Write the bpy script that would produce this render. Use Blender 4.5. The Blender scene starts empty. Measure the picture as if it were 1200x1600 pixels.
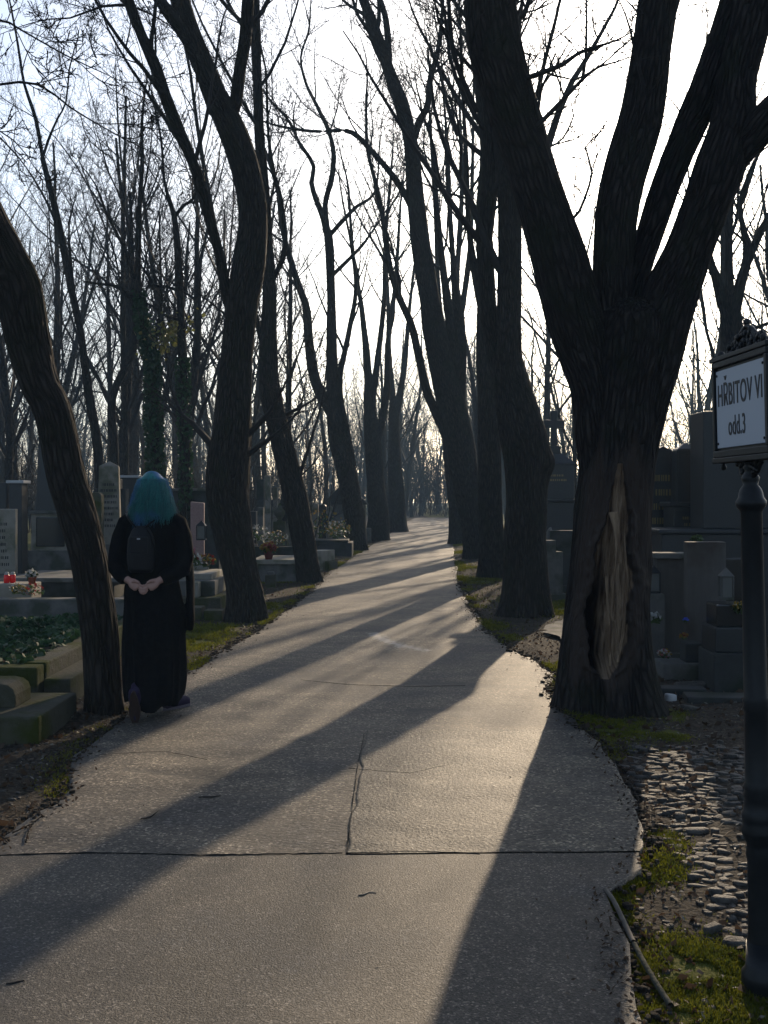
import bpy, bmesh, math, random
import numpy as np
from mathutils import Vector, Matrix
R = math.radians
F = 1617.0; HY = 778.0; CH = 1.5
SC = bpy.context.scene; COL = SC.collection
random.seed(7)
RS = np.random.RandomState(11)

def P(x, y, d): return Vector(((x-600)/F*d, d, CH+(HY-y)/F*d))
def dist(y): return CH*F/(y-HY)
def G(x, y): d = dist(y); return ((x-600)/F*d, d)

# ---------------------------------------------------------------- noise
def _h(i, j, k):
    n = (i.astype(np.int64)*374761393 + j.astype(np.int64)*668265263 + k.astype(np.int64)*2147483647) & 0xffffffff
    n = ((n ^ (n >> 13))*1274126177) & 0xffffffff
    return ((n ^ (n >> 16)) & 0xffff)/65535.0
def vn(p):
    p = np.asarray(p, float); i = np.floor(p).astype(np.int64); f = p-i; f = f*f*(3-2*f)
    r = 0
    for a in (0, 1):
        for b in (0, 1):
            for c in (0, 1):
                w = (f[..., 0] if a else 1-f[..., 0])*(f[..., 1] if b else 1-f[..., 1])*(f[..., 2] if c else 1-f[..., 2])
                r = r + w*_h(i[..., 0]+a, i[..., 1]+b, i[..., 2]+c)
    return r
def fbm(p, o=3):
    p = np.asarray(p, float); s = 0; a = .5
    for k in range(o): s = s+a*(vn(p*2**k+17.3*k)-.5)*2; a *= .5
    return s

# ---------------------------------------------------------------- tagging
def tag(o, label=None, cat=None, group=None, kind=None):
    if label: o['label'] = label
    if cat: o['category'] = cat
    if group: o['group'] = group
    if kind: o['kind'] = kind
    return o
def empty(name, loc, label, cat, group=None):
    o = bpy.data.objects.new(name, None); COL.objects.link(o); o.location = loc; o.empty_display_size = .2
    return tag(o, label, cat, group)
def link(name, me, mat=None, parent=None, smooth=False):
    o = bpy.data.objects.new(name, me); COL.objects.link(o)
    if mat is not None:
        for m in (mat if isinstance(mat, (list, tuple)) else [mat]): me.materials.append(m)
    if parent is not None:
        o.parent = parent
    if smooth: me.polygons.foreach_set('use_smooth', [True]*len(me.polygons))
    return o
def mesh_np(name, V, Q, attr=None, midx=None):
    """V (n,3); Q (m,4) or (m,3) int"""
    me = bpy.data.meshes.new(name); V = np.asarray(V, np.float32); Q = np.asarray(Q, np.int32)
    m, k = Q.shape
    me.vertices.add(len(V)); me.vertices.foreach_set('co', V.ravel())
    me.loops.add(m*k); me.loops.foreach_set('vertex_index', Q.ravel())
    me.polygons.add(m); me.polygons.foreach_set('loop_start', np.arange(0, m*k, k, dtype=np.int32))
    me.polygons.foreach_set('loop_total', np.full(m, k, np.int32))
    if midx is not None: me.polygons.foreach_set('material_index', np.asarray(midx, np.int32))
    me.update(calc_edges=True)
    if attr:
        for nme, A in attr.items():
            A = np.asarray(A, np.float32)
            if A.ndim == 2:
                a = me.attributes.new(nme, 'FLOAT_VECTOR', 'POINT'); a.data.foreach_set('vector', A.ravel())
            else:
                a = me.attributes.new(nme, 'FLOAT', 'POINT'); a.data.foreach_set('value', A.ravel())
    return me

# ---------------------------------------------------------------- materials
def mat(name, base, rough=.85, spec=.3, var=None, scale=8, bump=0, bscale=40, metallic=0, trans=0, detail=6, coord='Object', stretch=(1, 1, 1), third=None, tscale=2, speck=0):
    m = bpy.data.materials.new(name); m.use_nodes = True; nt = m.node_tree; N = nt.nodes; L = nt.links
    b = N['Principled BSDF']; b.inputs['Roughness'].default_value = rough; b.inputs['Specular IOR Level'].default_value = spec
    b.inputs['Metallic'].default_value = metallic
    b.inputs['Base Color'].default_value = (*base, 1)
    if coord == 'bark':
        tc = N.new('ShaderNodeAttribute'); tc.attribute_name = 'bark'; src = tc.outputs['Vector']
    else:
        tc = N.new('ShaderNodeTexCoord'); src = tc.outputs['Object']
    mp = N.new('ShaderNodeMapping'); mp.inputs['Scale'].default_value = stretch; L.new(src, mp.inputs[0])
    last = None
    if var:
        n = N.new('ShaderNodeTexNoise'); n.inputs['Scale'].default_value = scale; n.inputs['Detail'].default_value = detail; n.inputs['Roughness'].default_value = .65
        L.new(mp.outputs[0], n.inputs['Vector'])
        r = N.new('ShaderNodeValToRGB'); r.color_ramp.elements[0].position = .36; r.color_ramp.elements[1].position = .64
        r.color_ramp.elements[0].color = (*base, 1); r.color_ramp.elements[1].color = (*var, 1)
        L.new(n.outputs[0], r.inputs[0]); last = r.outputs[0]
        if third:
            n2 = N.new('ShaderNodeTexNoise'); n2.inputs['Scale'].default_value = tscale; n2.inputs['Detail'].default_value = 4
            L.new(src, n2.inputs['Vector'])
            r2 = N.new('ShaderNodeValToRGB'); r2.color_ramp.elements[0].position = .5; r2.color_ramp.elements[1].position = .62
            r2.color_ramp.elements[0].color = (0, 0, 0, 1); r2.color_ramp.elements[1].color = (1, 1, 1, 1)
            L.new(n2.outputs[0], r2.inputs[0])
            mx = N.new('ShaderNodeMix'); mx.data_type = 'RGBA'; L.new(r2.outputs[0], mx.inputs[0]); L.new(last, mx.inputs[6]); mx.inputs[7].default_value = (*third, 1)
            last = mx.outputs[2]
        if speck:
            vo = N.new('ShaderNodeTexVoronoi'); vo.inputs['Scale'].default_value = speck; L.new(src, vo.inputs['Vector'])
            sp = N.new('ShaderNodeSeparateColor'); L.new(vo.outputs['Color'], sp.inputs[0]); rs = N.new('ShaderNodeValToRGB'); cr = rs.color_ramp
            for e_, p_, c_ in ((cr.elements[0], 0, .3), (cr.elements[1], 1, 3.4)): e_.position = p_; e_.color = (c_, c_, c_, 1)
            for p_, c_ in ((.25, .55), (.55, .85), (.85, 1.15), (.93, 2.2)): e_ = cr.elements.new(p_); e_.color = (c_, c_, c_, 1)
            L.new(sp.outputs[0], rs.inputs[0]); mu = N.new('ShaderNodeMix'); mu.data_type = 'RGBA'; mu.blend_type = 'MULTIPLY'; mu.inputs[0].default_value = 1; mu.clamp_result = False
            L.new(last, mu.inputs[6]); L.new(rs.outputs[0], mu.inputs[7]); last = mu.outputs[2]
        L.new(last, b.inputs['Base Color'])
    if bump:
        n = N.new('ShaderNodeTexNoise'); n.inputs['Scale'].default_value = bscale; n.inputs['Detail'].default_value = 5; n.inputs['Roughness'].default_value = .6
        L.new(mp.outputs[0], n.inputs['Vector'])
        bp = N.new('ShaderNodeBump'); bp.inputs['Strength'].default_value = 1; bp.inputs['Distance'].default_value = bump
        L.new(n.outputs[0], bp.inputs['Height']); L.new(bp.outputs[0], b.inputs['Normal'])
    if trans:
        t = N.new('ShaderNodeBsdfTranslucent'); mxs = N.new('ShaderNodeMixShader'); mxs.inputs[0].default_value = trans
        if last: L.new(last, t.inputs[0])
        else: t.inputs[0].default_value = (*base, 1)
        L.new(b.outputs[0], mxs.inputs[1]); L.new(t.outputs[0], mxs.inputs[2]); L.new(mxs.outputs[0], N['Material Output'].inputs[0])
    return m

def bark_mat(name, base, var, moss=None, scar=False):
    m = mat(name, base, rough=.95, spec=.1, coord='bark'); nt = m.node_tree; N = nt.nodes; L = nt.links; b = N['Principled BSDF']
    at = N.new('ShaderNodeAttribute'); at.attribute_name = 'bark'
    mp = N.new('ShaderNodeMapping'); mp.inputs['Scale'].default_value = (1, 1, .16); L.new(at.outputs['Vector'], mp.inputs[0])
    # warp
    w = N.new('ShaderNodeTexNoise'); w.inputs['Scale'].default_value = 9; w.inputs['Detail'].default_value = 3; L.new(mp.outputs[0], w.inputs['Vector'])
    ad = N.new('ShaderNodeVectorMath'); ad.operation = 'MULTIPLY_ADD'; ad.inputs[1].default_value = (.05, .05, .05); L.new(w.outputs['Color'], ad.inputs[0]); L.new(mp.outputs[0], ad.inputs[2])
    v = N.new('ShaderNodeTexVoronoi'); v.feature = 'DISTANCE_TO_EDGE'; v.inputs['Scale'].default_value = 30; L.new(ad.outputs[0], v.inputs['Vector'])
    n = N.new('ShaderNodeTexNoise'); n.inputs['Scale'].default_value = 45; n.inputs['Detail'].default_value = 6; L.new(mp.outputs[0], n.inputs['Vector'])
    r = N.new('ShaderNodeValToRGB'); r.color_ramp.elements[0].position = 0.0; r.color_ramp.elements[1].position = .38
    L.new(v.outputs['Distance'], r.inputs[0])
    hm = N.new('ShaderNodeMath'); hm.operation = 'MULTIPLY_ADD'; hm.inputs[1].default_value = .35; L.new(n.outputs[0], hm.inputs[0]); L.new(r.outputs[0], hm.inputs[2])
    bp = N.new('ShaderNodeBump'); bp.inputs['Distance'].default_value = .035; bp.inputs['Strength'].default_value = 1; L.new(hm.outputs[0], bp.inputs['Height']); L.new(bp.outputs[0], b.inputs['Normal'])
    mx = N.new('ShaderNodeMix'); mx.data_type = 'RGBA'; mx.inputs[6].default_value = (*[c*.55 for c in base], 1); mx.inputs[7].default_value = (*var, 1)
    L.new(hm.outputs[0], mx.inputs[0])
    out = mx.outputs[2]
    if moss:
        t = N.new('ShaderNodeTexNoise'); t.inputs['Scale'].default_value = 3; t.inputs['Detail'].default_value = 6; L.new(at.outputs['Vector'], t.inputs['Vector'])
        rr = N.new('ShaderNodeValToRGB'); rr.color_ramp.elements[0].position = .52; rr.color_ramp.elements[1].position = .68; rr.color_ramp.elements[1].color = (.6, .6, .6, 1)
        L.new(t.outputs[0], rr.inputs[0])
        m2 = N.new('ShaderNodeMix'); m2.data_type = 'RGBA'; L.new(rr.outputs[0], m2.inputs[0]); L.new(out, m2.inputs[6]); m2.inputs[7].default_value = (*moss, 1); out = m2.outputs[2]
    if scar:
        ca = N.new('ShaderNodeAttribute'); ca.attribute_name = 'callus'
        nn = N.new('ShaderNodeTexNoise'); nn.inputs['Scale'].default_value = 12; nn.inputs['Detail'].default_value = 4; L.new(mp.outputs[0], nn.inputs['Vector'])
        sm = N.new('ShaderNodeMath'); sm.operation = 'MULTIPLY_ADD'; sm.inputs[1].default_value = .6; L.new(nn.outputs[0], sm.inputs[0]); L.new(ca.outputs['Fac'], sm.inputs[2])
        cr = N.new('ShaderNodeValToRGB'); cr.color_ramp.elements[0].position = .62; cr.color_ramp.elements[1].position = .95; L.new(sm.outputs[0], cr.inputs[0])
        m3 = N.new('ShaderNodeMix'); m3.data_type = 'RGBA'; L.new(cr.outputs[0], m3.inputs[0]); L.new(out, m3.inputs[6]); m3.inputs[7].default_value = (.040, .030, .024, 1); out = m3.outputs[2]
        inv = N.new('ShaderNodeMath'); inv.operation = 'MULTIPLY_ADD'; inv.inputs[1].default_value = -.5; inv.inputs[2].default_value = 1; L.new(cr.outputs[0], inv.inputs[0]); L.new(inv.outputs[0], bp.inputs['Strength'])
        pa = N.new('ShaderNodeAttribute'); pa.attribute_name = 'pit'; mw = N.new('ShaderNodeMapping'); mw.inputs['Scale'].default_value = (1, 1, .05); L.new(at.outputs['Vector'], mw.inputs[0])
        n3 = N.new('ShaderNodeTexNoise'); n3.inputs['Scale'].default_value = 38; n3.inputs['Detail'].default_value = 7; n3.inputs['Roughness'].default_value = .7; L.new(mw.outputs[0], n3.inputs['Vector'])
        r3 = N.new('ShaderNodeValToRGB'); r3.color_ramp.elements[0].position = .36; r3.color_ramp.elements[0].color = (.05, .028, .016, 1); r3.color_ramp.elements[1].position = .62; r3.color_ramp.elements[1].color = (.29, .205, .135, 1); L.new(n3.outputs[0], r3.inputs[0])
        s3 = N.new('ShaderNodeMath'); s3.operation = 'MULTIPLY_ADD'; s3.inputs[1].default_value = .25; L.new(n3.outputs[0], s3.inputs[0]); L.new(pa.outputs['Fac'], s3.inputs[2])
        c3 = N.new('ShaderNodeValToRGB'); c3.color_ramp.elements[0].position = .42; c3.color_ramp.elements[1].position = .7; L.new(s3.outputs[0], c3.inputs[0])
        m4 = N.new('ShaderNodeMix'); m4.data_type = 'RGBA'; L.new(c3.outputs[0], m4.inputs[0]); L.new(out, m4.inputs[6]); ra = N.new('ShaderNodeAttribute'); ra.attribute_name = 'rot'; m5 = N.new('ShaderNodeMix'); m5.data_type = 'RGBA'; L.new(ra.outputs['Fac'], m5.inputs[0]); L.new(r3.outputs[0], m5.inputs[6]); m5.inputs[7].default_value = (.012, .008, .006, 1); L.new(m5.outputs[2], m4.inputs[7]); out = m4.outputs[2]  # 'rot' attribute mixes painted cavity shade, near black, into the wood colour
        b3 = N.new('ShaderNodeBump'); b3.inputs['Distance'].default_value = .012; L.new(n3.outputs[0], b3.inputs['Height']); L.new(c3.outputs[0], b3.inputs['Strength']); L.new(bp.outputs[0], b3.inputs['Normal']); L.new(b3.outputs[0], b.inputs['Normal'])
    L.new(out, b.inputs['Base Color'])
    return m

M = {}
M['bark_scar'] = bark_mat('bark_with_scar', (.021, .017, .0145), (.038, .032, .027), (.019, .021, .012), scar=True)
M['bark'] = bark_mat('bark', (.021, .017, .0145), (.038, .032, .027), (.019, .021, .012))
M['bark2'] = bark_mat('bark_dark', (.022, .019, .017), (.036, .032, .028))
M['twig'] = mat('twig', (.02, .017, .015), rough=.8, spec=.2)
M['callus'] = mat('callus_bark', (.10, .085, .075), .9, .1, var=(.15, .13, .12), scale=9, bump=.008, bscale=18, coord='bark', stretch=(1, 1, .3))
M['wood'] = mat('exposed_wood', (.06, .035, .02), .85, .15, var=(.26, .185, .12), scale=30, bump=.006, bscale=60, coord='bark', stretch=(1, 1, .06))
M['path'] = mat('path_asphalt', (.050, .043, .034), .72, .3, var=(.125, .102, .074), scale=2.6, bump=.006, bscale=40, third=(.040, .037, .034), tscale=.8, speck=95, stretch=(.7, 1.6, 1))
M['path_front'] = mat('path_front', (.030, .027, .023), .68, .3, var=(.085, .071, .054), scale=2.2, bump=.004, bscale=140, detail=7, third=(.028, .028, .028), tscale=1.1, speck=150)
M['path_patch'] = mat('path_patch', (.036, .032, .026), .68, .3, var=(.11, .092, .066), scale=5, bump=.008, bscale=60, detail=7, third=(.07, .06, .046), tscale=2.2, speck=90)
M['damp'] = mat('damp', (.06, .06, .06), .4, .6, var=(.16, .155, .15), scale=30, bump=.006, bscale=50)
M['crack'] = mat('crack', (.02, .02, .018), 1, 0)
M['leafm'] = mat('leaf_litter', (0.03, 0.0192, 0.012), .7, .3, var=(0.078, 0.048, 0.027), scale=3, trans=.3)
M['chip'] = mat('pale_chips', (0.078, 0.069, 0.054), .6, .4, var=(0.168, 0.15, 0.12), scale=5)
M['moss'] = mat('moss', (0.06, 0.0713, 0.0075), .9, .1, var=(0.15, 0.15, 0.015), scale=6, trans=.5)
M['grass'] = mat('grass', (0.0325, 0.0488, 0.0078), .6, .3, var=(0.078, 0.0845, 0.013), scale=4, trans=.5)
M['ivy'] = mat('ivy_leaf', (0.012, 0.036, 0.015), .65, .2, var=(0.03, 0.066, 0.024), scale=6, trans=.25)
M['ivy_lit'] = mat('ivy_sunlit_tint', (.12, .14, .03), .4, .4, var=(.2, .16, .04), scale=6, trans=.5)  # lit copy of the ivy: sunlight on the leaves put into the base colour
M['cobble'] = mat('cobble', (.022, .020, .018), .75, .25, var=(.075, .068, .058), scale=16, bump=.014, bscale=40)
M['granite_d'] = mat('granite_dark', (.009, .010, .012), .4, .35, var=(.015, .017, .019), scale=60, bump=.001, bscale=90)
M['granite_b'] = mat('granite_black', (0.0075, 0.008, 0.009), .2, .5)
M['stone'] = mat('stone_grey', (0.0765, 0.0742, 0.0698), .9, .2, var=(0.112, 0.108, 0.099), scale=5, bump=.004, bscale=45, third=(0.045, 0.0495, 0.036), tscale=3)
M['stone_w'] = mat('stone_warm', (0.171, 0.154, 0.123), .9, .2, var=(0.221, 0.203, 0.171), scale=5, bump=.004, bscale=45, third=(0.104, 0.104, 0.0676), tscale=3)
M['stone_d'] = mat('stone_dark', (0.024, 0.0246, 0.024), .85, .25, var=(0.036, 0.0375, 0.036), scale=5, bump=.004, bscale=45, third=(0.015, 0.0195, 0.012), tscale=3)
M['stone_m'] = mat('stone_mossy', (0.0468, 0.0468, 0.0324), .95, .1, var=(0.0684, 0.0648, 0.0504), scale=4, bump=.012, bscale=25, third=(0.0324, 0.0396, 0.0072), tscale=2.5)
M['concrete_s'] = mat('stone_streaked', (0.0612, 0.054, 0.0486), .85, .2, var=(0.09, 0.0828, 0.0756), scale=5, bump=.003, bscale=60, stretch=(1, 1, .12), third=(0.036, 0.0252, 0.018), tscale=2)
M['pink'] = mat('granite_pink', (0.198, 0.114, 0.102), .6, .4, var=(0.24, 0.156, 0.138), scale=50)
M['inscr_g'] = mat('inscription_gold', (0.15, 0.114, 0.045), .4, .5, metallic=.6)
M['inscr'] = mat('inscription_dark', (.03, .03, .03), .7, .2)
M['white'] = mat('white_enamel', (.33, .36, .41), .4, .3)
M['iron'] = mat('cast_iron', (.008, .009, .010), .45, .22, var=(.013, .014, .015), scale=20, bump=.0006, bscale=120)
M['txt'] = mat('sign_letters', (.01, .01, .012), .5, .3)
M['skin'] = mat('skin', (0.315, 0.18, 0.143), .55, .4)
M['coat'] = mat('black_wool', (.003, .003, .004), .95, .03, var=(.006, .006, .007), scale=30, bump=.003, bscale=60)
M['pack'] = mat('backpack_leather', (.004, .004, .006), .55, .2, bump=.001, bscale=80)
M['hair'] = mat('teal_hair', (0.0054, 0.081, 0.09), .45, .4, var=(0.009, 0.153, 0.144), scale=50, stretch=(1, 1, .05), third=(0.018, 0.099, 0.216), tscale=5)
M['shoe'] = mat('purple_canvas', (.02, .013, .035), .8, .2)
M['rubber'] = mat('rubber_sole', (.035, .02, .016), .8, .2)
M['rubber_w'] = mat('pale_rubber', (.12, .10, .12), .8, .2)
M['red'] = mat('red_glass', (.6, .01, .01), .2, .5, trans=.4)
M['red2'] = mat('red_petals', (0.18, 0.018, 0.012), .6, .3, trans=.3)
M['pinkf'] = mat('pink_petals', (0.28, 0.091, 0.112), .6, .3, trans=.3)
M['whitef'] = mat('white_petals', (0.315, 0.315, 0.294), .6, .3, trans=.3)
M['yellowf'] = mat('yellow_petals', (0.228, 0.144, 0.018), .6, .3, trans=.3)
M['bluef'] = mat('blue_petals', (.08, .12, .6), .6, .3, trans=.3)
M['pot'] = mat('terracotta', (.35, .1, .05), .8, .2)
M['leafg'] = mat('plant_leaf', (0.024, 0.054, 0.012), .5, .3, var=(0.054, 0.084, 0.018), scale=10, trans=.3)
M['glass'] = mat('lantern_glass', (0.14, 0.144, 0.136), .15, .5, trans=.3)
M['wood_p'] = mat('weathered_pole', (.06, .05, .04), .8, .2, var=(.11, .095, .08), scale=12)
M['white_p'] = mat('white_plaster', (0.35, 0.35, 0.35), .8, .2)

# ---------------------------------------------------------------- tubes / trees
class Tubes:
    def __init__(s): s.L = []
    def add(s, pts, rad): s.L.append((np.asarray(pts, float), np.asarray(rad, float)))
    def mesh(s, name, sides=4, origin=(0, 0, 0)):
        VV = []; QQ = []; BB = []; off = 0; o = np.array(origin, float)
        groups = {}
        for p, r in s.L: groups.setdefault(len(p), []).append((p, r))
        for n, lst in groups.items():
            PT = np.stack([a for a, _ in lst]); RD = np.stack([b for _, b in lst]); B = len(lst)
            T = np.gradient(PT, axis=1); T /= np.linalg.norm(T, axis=2, keepdims=True)+1e-9
            mT = PT[:, -1]-PT[:, 0]; mT /= np.linalg.norm(mT, axis=1, keepdims=True)+1e-9
            ref = np.where(np.abs(mT[:, 0:1]) < .8, np.array([[1., 0, 0]]), np.array([[0, 1., 0]]))
            ref = ref[:, None, :]-np.sum(ref[:, None, :]*T, axis=2, keepdims=True)*T
            U = ref/(np.linalg.norm(ref, axis=2, keepdims=True)+1e-9); W = np.cross(T, U)
            th = np.arange(sides)*2*math.pi/sides
            ring = U[:, :, None, :]*np.cos(th)[None, None, :, None]+W[:, :, None, :]*np.sin(th)[None, None, :, None]
            V = PT[:, :, None, :]+ring*RD[:, :, None, None]
            seg = np.linalg.norm(np.diff(PT, axis=1), axis=2); S = np.concatenate([np.zeros((B, 1)), np.cumsum(seg, 1)], 1)
            bk = np.zeros((B, n, sides, 3)); bk[..., 0] = np.cos(th)*RD[:, :, None]; bk[..., 1] = np.sin(th)*RD[:, :, None]; bk[..., 2] = S[:, :, None]
            bk += (np.arange(B)*3.7)[:, None, None, None]
            idx = np.arange(B*n*sides).reshape(B, n, sides)
            a = idx[:, :-1, :]; b = np.roll(a, -1, 2); c = idx[:, 1:, :]; d = np.roll(c, -1, 2)
            Q = np.stack([a, b, d, c], -1).reshape(-1, 4)+off
            VV.append(V.reshape(-1, 3)-o); QQ.append(Q); BB.append(bk.reshape(-1, 3)); off += B*n*sides
        me = mesh_np(name, np.concatenate(VV), np.concatenate(QQ), {'bark': np.concatenate(BB)})
        me.polygons.foreach_set('use_smooth', [True]*len(me.polygons))
        return me

def spline(pts, step):
    """catmull-rom through rows (x,y,z,r)"""
    p = np.array(pts, float); out = []
    q = np.vstack([2*p[0]-p[1], p, 2*p[-1]-p[-2]])
    for i in range(1, len(q)-2):
        a, b, c, d = q[i-1], q[i], q[i+1], q[i+2]
        n = max(2, int(np.linalg.norm((c-b)[:3])/step))
        for k in range(n):
            t = k/n
            out.append(.5*((2*b)+(c-a)*t+(2*a-5*b+4*c-d)*t*t+(3*b-3*c+d-a)*t**3))
    out.append(p[-1]); out = np.array(out); out[:, 3] = np.maximum(out[:, 3], .003)
    return out

def traced(rows, d, dd=0):
    """rows: (px, py, width_px[, depth offset m]) -> (x,y,z,r)"""
    o = []
    for r in rows:
        dep = d+(r[3] if len(r) > 3 else 0)
        v = P(r[0], r[1], dep); o.append((v.x, v.y, v.z, r[2]*.5/F*dep))
    return o

def grow(T, p, dr, L, r, lvl, rng, cfg):
    n = cfg['seg'][lvl]; st = L/n; pts = [p.copy()]; rad = [r]; d = dr.copy()
    end = cfg['end'][lvl]
    for i in range(n):
        d = d+np.array([rng.gauss(0, 1), rng.gauss(0, 1), rng.gauss(0, .7)])*cfg['wob'][lvl]
        d[2] += cfg['up'][lvl]; d /= math.sqrt(d@d)
        pts.append(pts[-1]+d*st); rad.append(max(cfg['rmin'], r*(1-(i+1)/n*(1-end))))
    T.add(pts, rad)
    if lvl >= cfg['max']: return
    children(T, np.array(pts), np.array(rad), L, lvl, rng, cfg, cfg['t0'][lvl])

def children(T, pts, rad, L, lvl, rng, cfg, t0, dens=1.0, tend=1.0):
    nc = max(1, int(cfg['n'][lvl]*dens*rng.uniform(.75, 1.25))); n = len(pts)-1
    az = rng.uniform(0, 6.28)
    for k in range(nc):
        t = t0+(tend-t0)*(k+rng.random())/nc; t = min(t, .999); i = min(int(t*n), n-1); f = t*n-i
        q = pts[i]*(1-f)+pts[i+1]*f; rr = rad[i]*(1-f)+rad[i+1]*f
        tg = pts[i+1]-pts[i]; tg /= math.sqrt(tg@tg)+1e-9
        az += 2.4+rng.uniform(-.5, .5); an = R(rng.uniform(*cfg['ang'][lvl]))
        a = np.cross(tg, [0.3, .2, 1.0]); a /= math.sqrt(a@a)+1e-9; b = np.cross(tg, a)
        d = tg*math.cos(an)+(a*math.cos(az)+b*math.sin(az))*math.sin(an)
        grow(T, q, d, L*cfg['len'][lvl]*(1-.45*t)*rng.uniform(.7, 1.25), max(cfg['rmin'], rr*cfg['rr'][lvl]*rng.uniform(.7, 1)), lvl+1, rng, cfg)

CF = dict(seg=[10, 9, 7, 5, 3], end=[.25, .2, .25, .3, .4], wob=[.05, .10, .13, .16, .2], up=[.03, .09, .07, .05, .03], rmin=.0035,
          n=[9, 7, 6, 4, 0], ang=[(25, 50), (28, 55), (30, 60), (30, 65), (30, 60)], len=[.5, .48, .45, .42, .4], rr=[.5, .5, .5, .55, .5], t0=[.3, .2, .15, .15, 0], max=4)

def trunk_mesh(name, pts, sides, amp, origin, flare=0, lobes=5, seed=0, ridge=1.0, knobs=()):
    """single displaced tube, (x,y,z,r) rows already splined"""
    p = np.asarray(pts); C = p[:, :3]; rr = p[:, 3]
    T = np.gradient(C, axis=0); T /= np.linalg.norm(T, axis=1, keepdims=True)
    ref = np.tile([1., 0, 0], (len(C), 1)); ref -= np.sum(ref*T, 1, keepdims=True)*T; U = ref/np.linalg.norm(ref, axis=1, keepdims=True); W = np.cross(T, U)
    th = np.arange(sides)*2*math.pi/sides
    S = np.concatenate([[0], np.cumsum(np.linalg.norm(np.diff(C, axis=0), axis=1))])
    ct, sn = np.cos(th), np.sin(th)
    bk = np.zeros((len(C), sides, 3)); bk[..., 0] = ct*rr[:, None]; bk[..., 1] = sn*rr[:, None]; bk[..., 2] = S[:, None]; bk += seed*5.3
    r = np.tile(rr[:, None], (1, sides))
    # root flare with lobes
    if flare:
        z = S[:, None]; lob = .5+.5*np.cos(th*lobes+seed+1.3*np.sin(th*2+seed))
        r = r*(1+flare*np.exp(-z/.22)*(.25+.75*lob)+.10*np.exp(-z/.8)*(lob-.5))
    q = bk.copy(); q[..., 2] *= .35
    r = r+amp*2.2*rr[:, None]*fbm(q*4.0+seed, 2)
    q2 = bk.copy(); q2[..., 2] *= .12
    r = r+amp*.26*ridge*(np.abs(fbm(q2*22+3*seed, 2))*-1)
    for (kz, kth, kr, ks) in knobs:
        dth = (th-kth+math.pi) % (2*math.pi)-math.pi
        g = np.exp(-((S[:, None]-kz)/ks)**2-((dth[None]*rr[:, None])/ks)**2); r = r+kr*g
    V = C[:, None, :]+(U[:, None, :]*ct[None, :, None]+W[:, None, :]*sn[None, :, None])*r[..., None]-np.array(origin)
    n = len(C); idx = np.arange(n*sides).reshape(n, sides); a = idx[:-1]; b = np.roll(a, -1, 1); c = idx[1:]; d = np.roll(c, -1, 1)
    me = mesh_np(name, V.reshape(-1, 3), np.stack([a, b, d, c], -1).reshape(-1, 4), {'bark': bk.reshape(-1, 3)})
    me.polygons.foreach_set('use_smooth', [True]*len(me.polygons))
    return me

def hero(label, d, trunk, limbs, seed, group, bark='bark', sides=64, amp=.09, flare=.35, crown=1.0, step=.06, branches=(), knobs=(), origin=None, cfg=CF, name='bare_tree', t0l=.3):
    tp = traced(trunk, d)
    if tp[0][2] > -.05: tp = [(tp[0][0], tp[0][1], -.08, tp[0][3]*1.03)]+(tp if tp[0][2] > .06 else tp[1:])
    tr = spline(tp, step)
    base = tr[0][:3].copy(); base[2] = 0
    e = empty(name, base, label, 'tree', group)
    rng = random.Random(seed)
    o = link('trunk', trunk_mesh('trunk', tr, sides, amp, base, flare, 5, seed, knobs=knobs), M[bark], e)
    T = Tubes()
    for k, l in enumerate(limbs):
        ls = spline(traced(l, d), step*1.2)
        # extend beyond the picture
        v = ls[-1][:3]-ls[-4][:3]; v /= np.linalg.norm(v); q = ls[-1].copy(); r0 = q[3]
        if r0 > .02:
            ext = []; n = 14; Lx = 40*r0+1.0
            for i in range(n):
                v = v+np.array([rng.gauss(0, .06), rng.gauss(0, .06), .03]); v /= np.linalg.norm(v)
                q = q.copy(); q[:3] += v*Lx/n; q[3] = r0*(1-(i+1)/n*.85); ext.append(q)
            ls = np.vstack([ls, ext])
        link('limb', trunk_mesh('limb', ls, max(10, int(sides*.6)), amp, base, 0, 5, seed+k+1), M[bark], e)
        Lt = np.linalg.norm(ls[-1][:3]-ls[0][:3])
        if crown > 0: children(T, ls[:, :3], ls[:, 3], Lt*.75, 0, rng, cfg, t0l, crown)
    for l in branches:
        ls = spline(traced(l, d), .25); ls[:, 3] *= np.linspace(1, .35, len(ls)); T.add(ls[:, :3], ls[:, 3])
        children(T, ls[:, :3], ls[:, 3], np.linalg.norm(ls[-1][:3]-ls[0][:3])*.9, 1, rng, cfg, .15, 1.0)
    if T.L: link('crown', T.mesh('crown', 4, base), M['twig'], e)
    return e

# ---------------------------------------------------------------- camera, sun, sky
cam = bpy.data.cameras.new('camera'); co = bpy.data.objects.new('camera', cam); COL.objects.link(co); SC.camera = co
co.location = (0, 0, CH); co.rotation_euler = (R(90), 0, 0); cam.sensor_fit = 'HORIZONTAL'; cam.sensor_width = 36; cam.lens = 36*F/1200
cam.shift_y = -(800-HY)/1200; cam.clip_end = 2000; cam.clip_start = .05
AZ = math.atan((1050-600)/F); EL = math.atan((HY-205)/math.hypot(F, 450))
sd = Vector((math.sin(AZ)*math.cos(EL), math.cos(AZ)*math.cos(EL), math.sin(EL)))
sl = bpy.data.lights.new('sun', 'SUN'); so = bpy.data.objects.new('sun', sl); COL.objects.link(so); sl.energy = 5.0; sl.angle = R(.55); sl.color = (1, .79, .55)
so.rotation_euler = sd.to_track_quat('Z', 'Y').to_euler()
w = bpy.data.worlds.new('World'); SC.world = w; w.use_nodes = True; nt = w.node_tree
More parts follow.
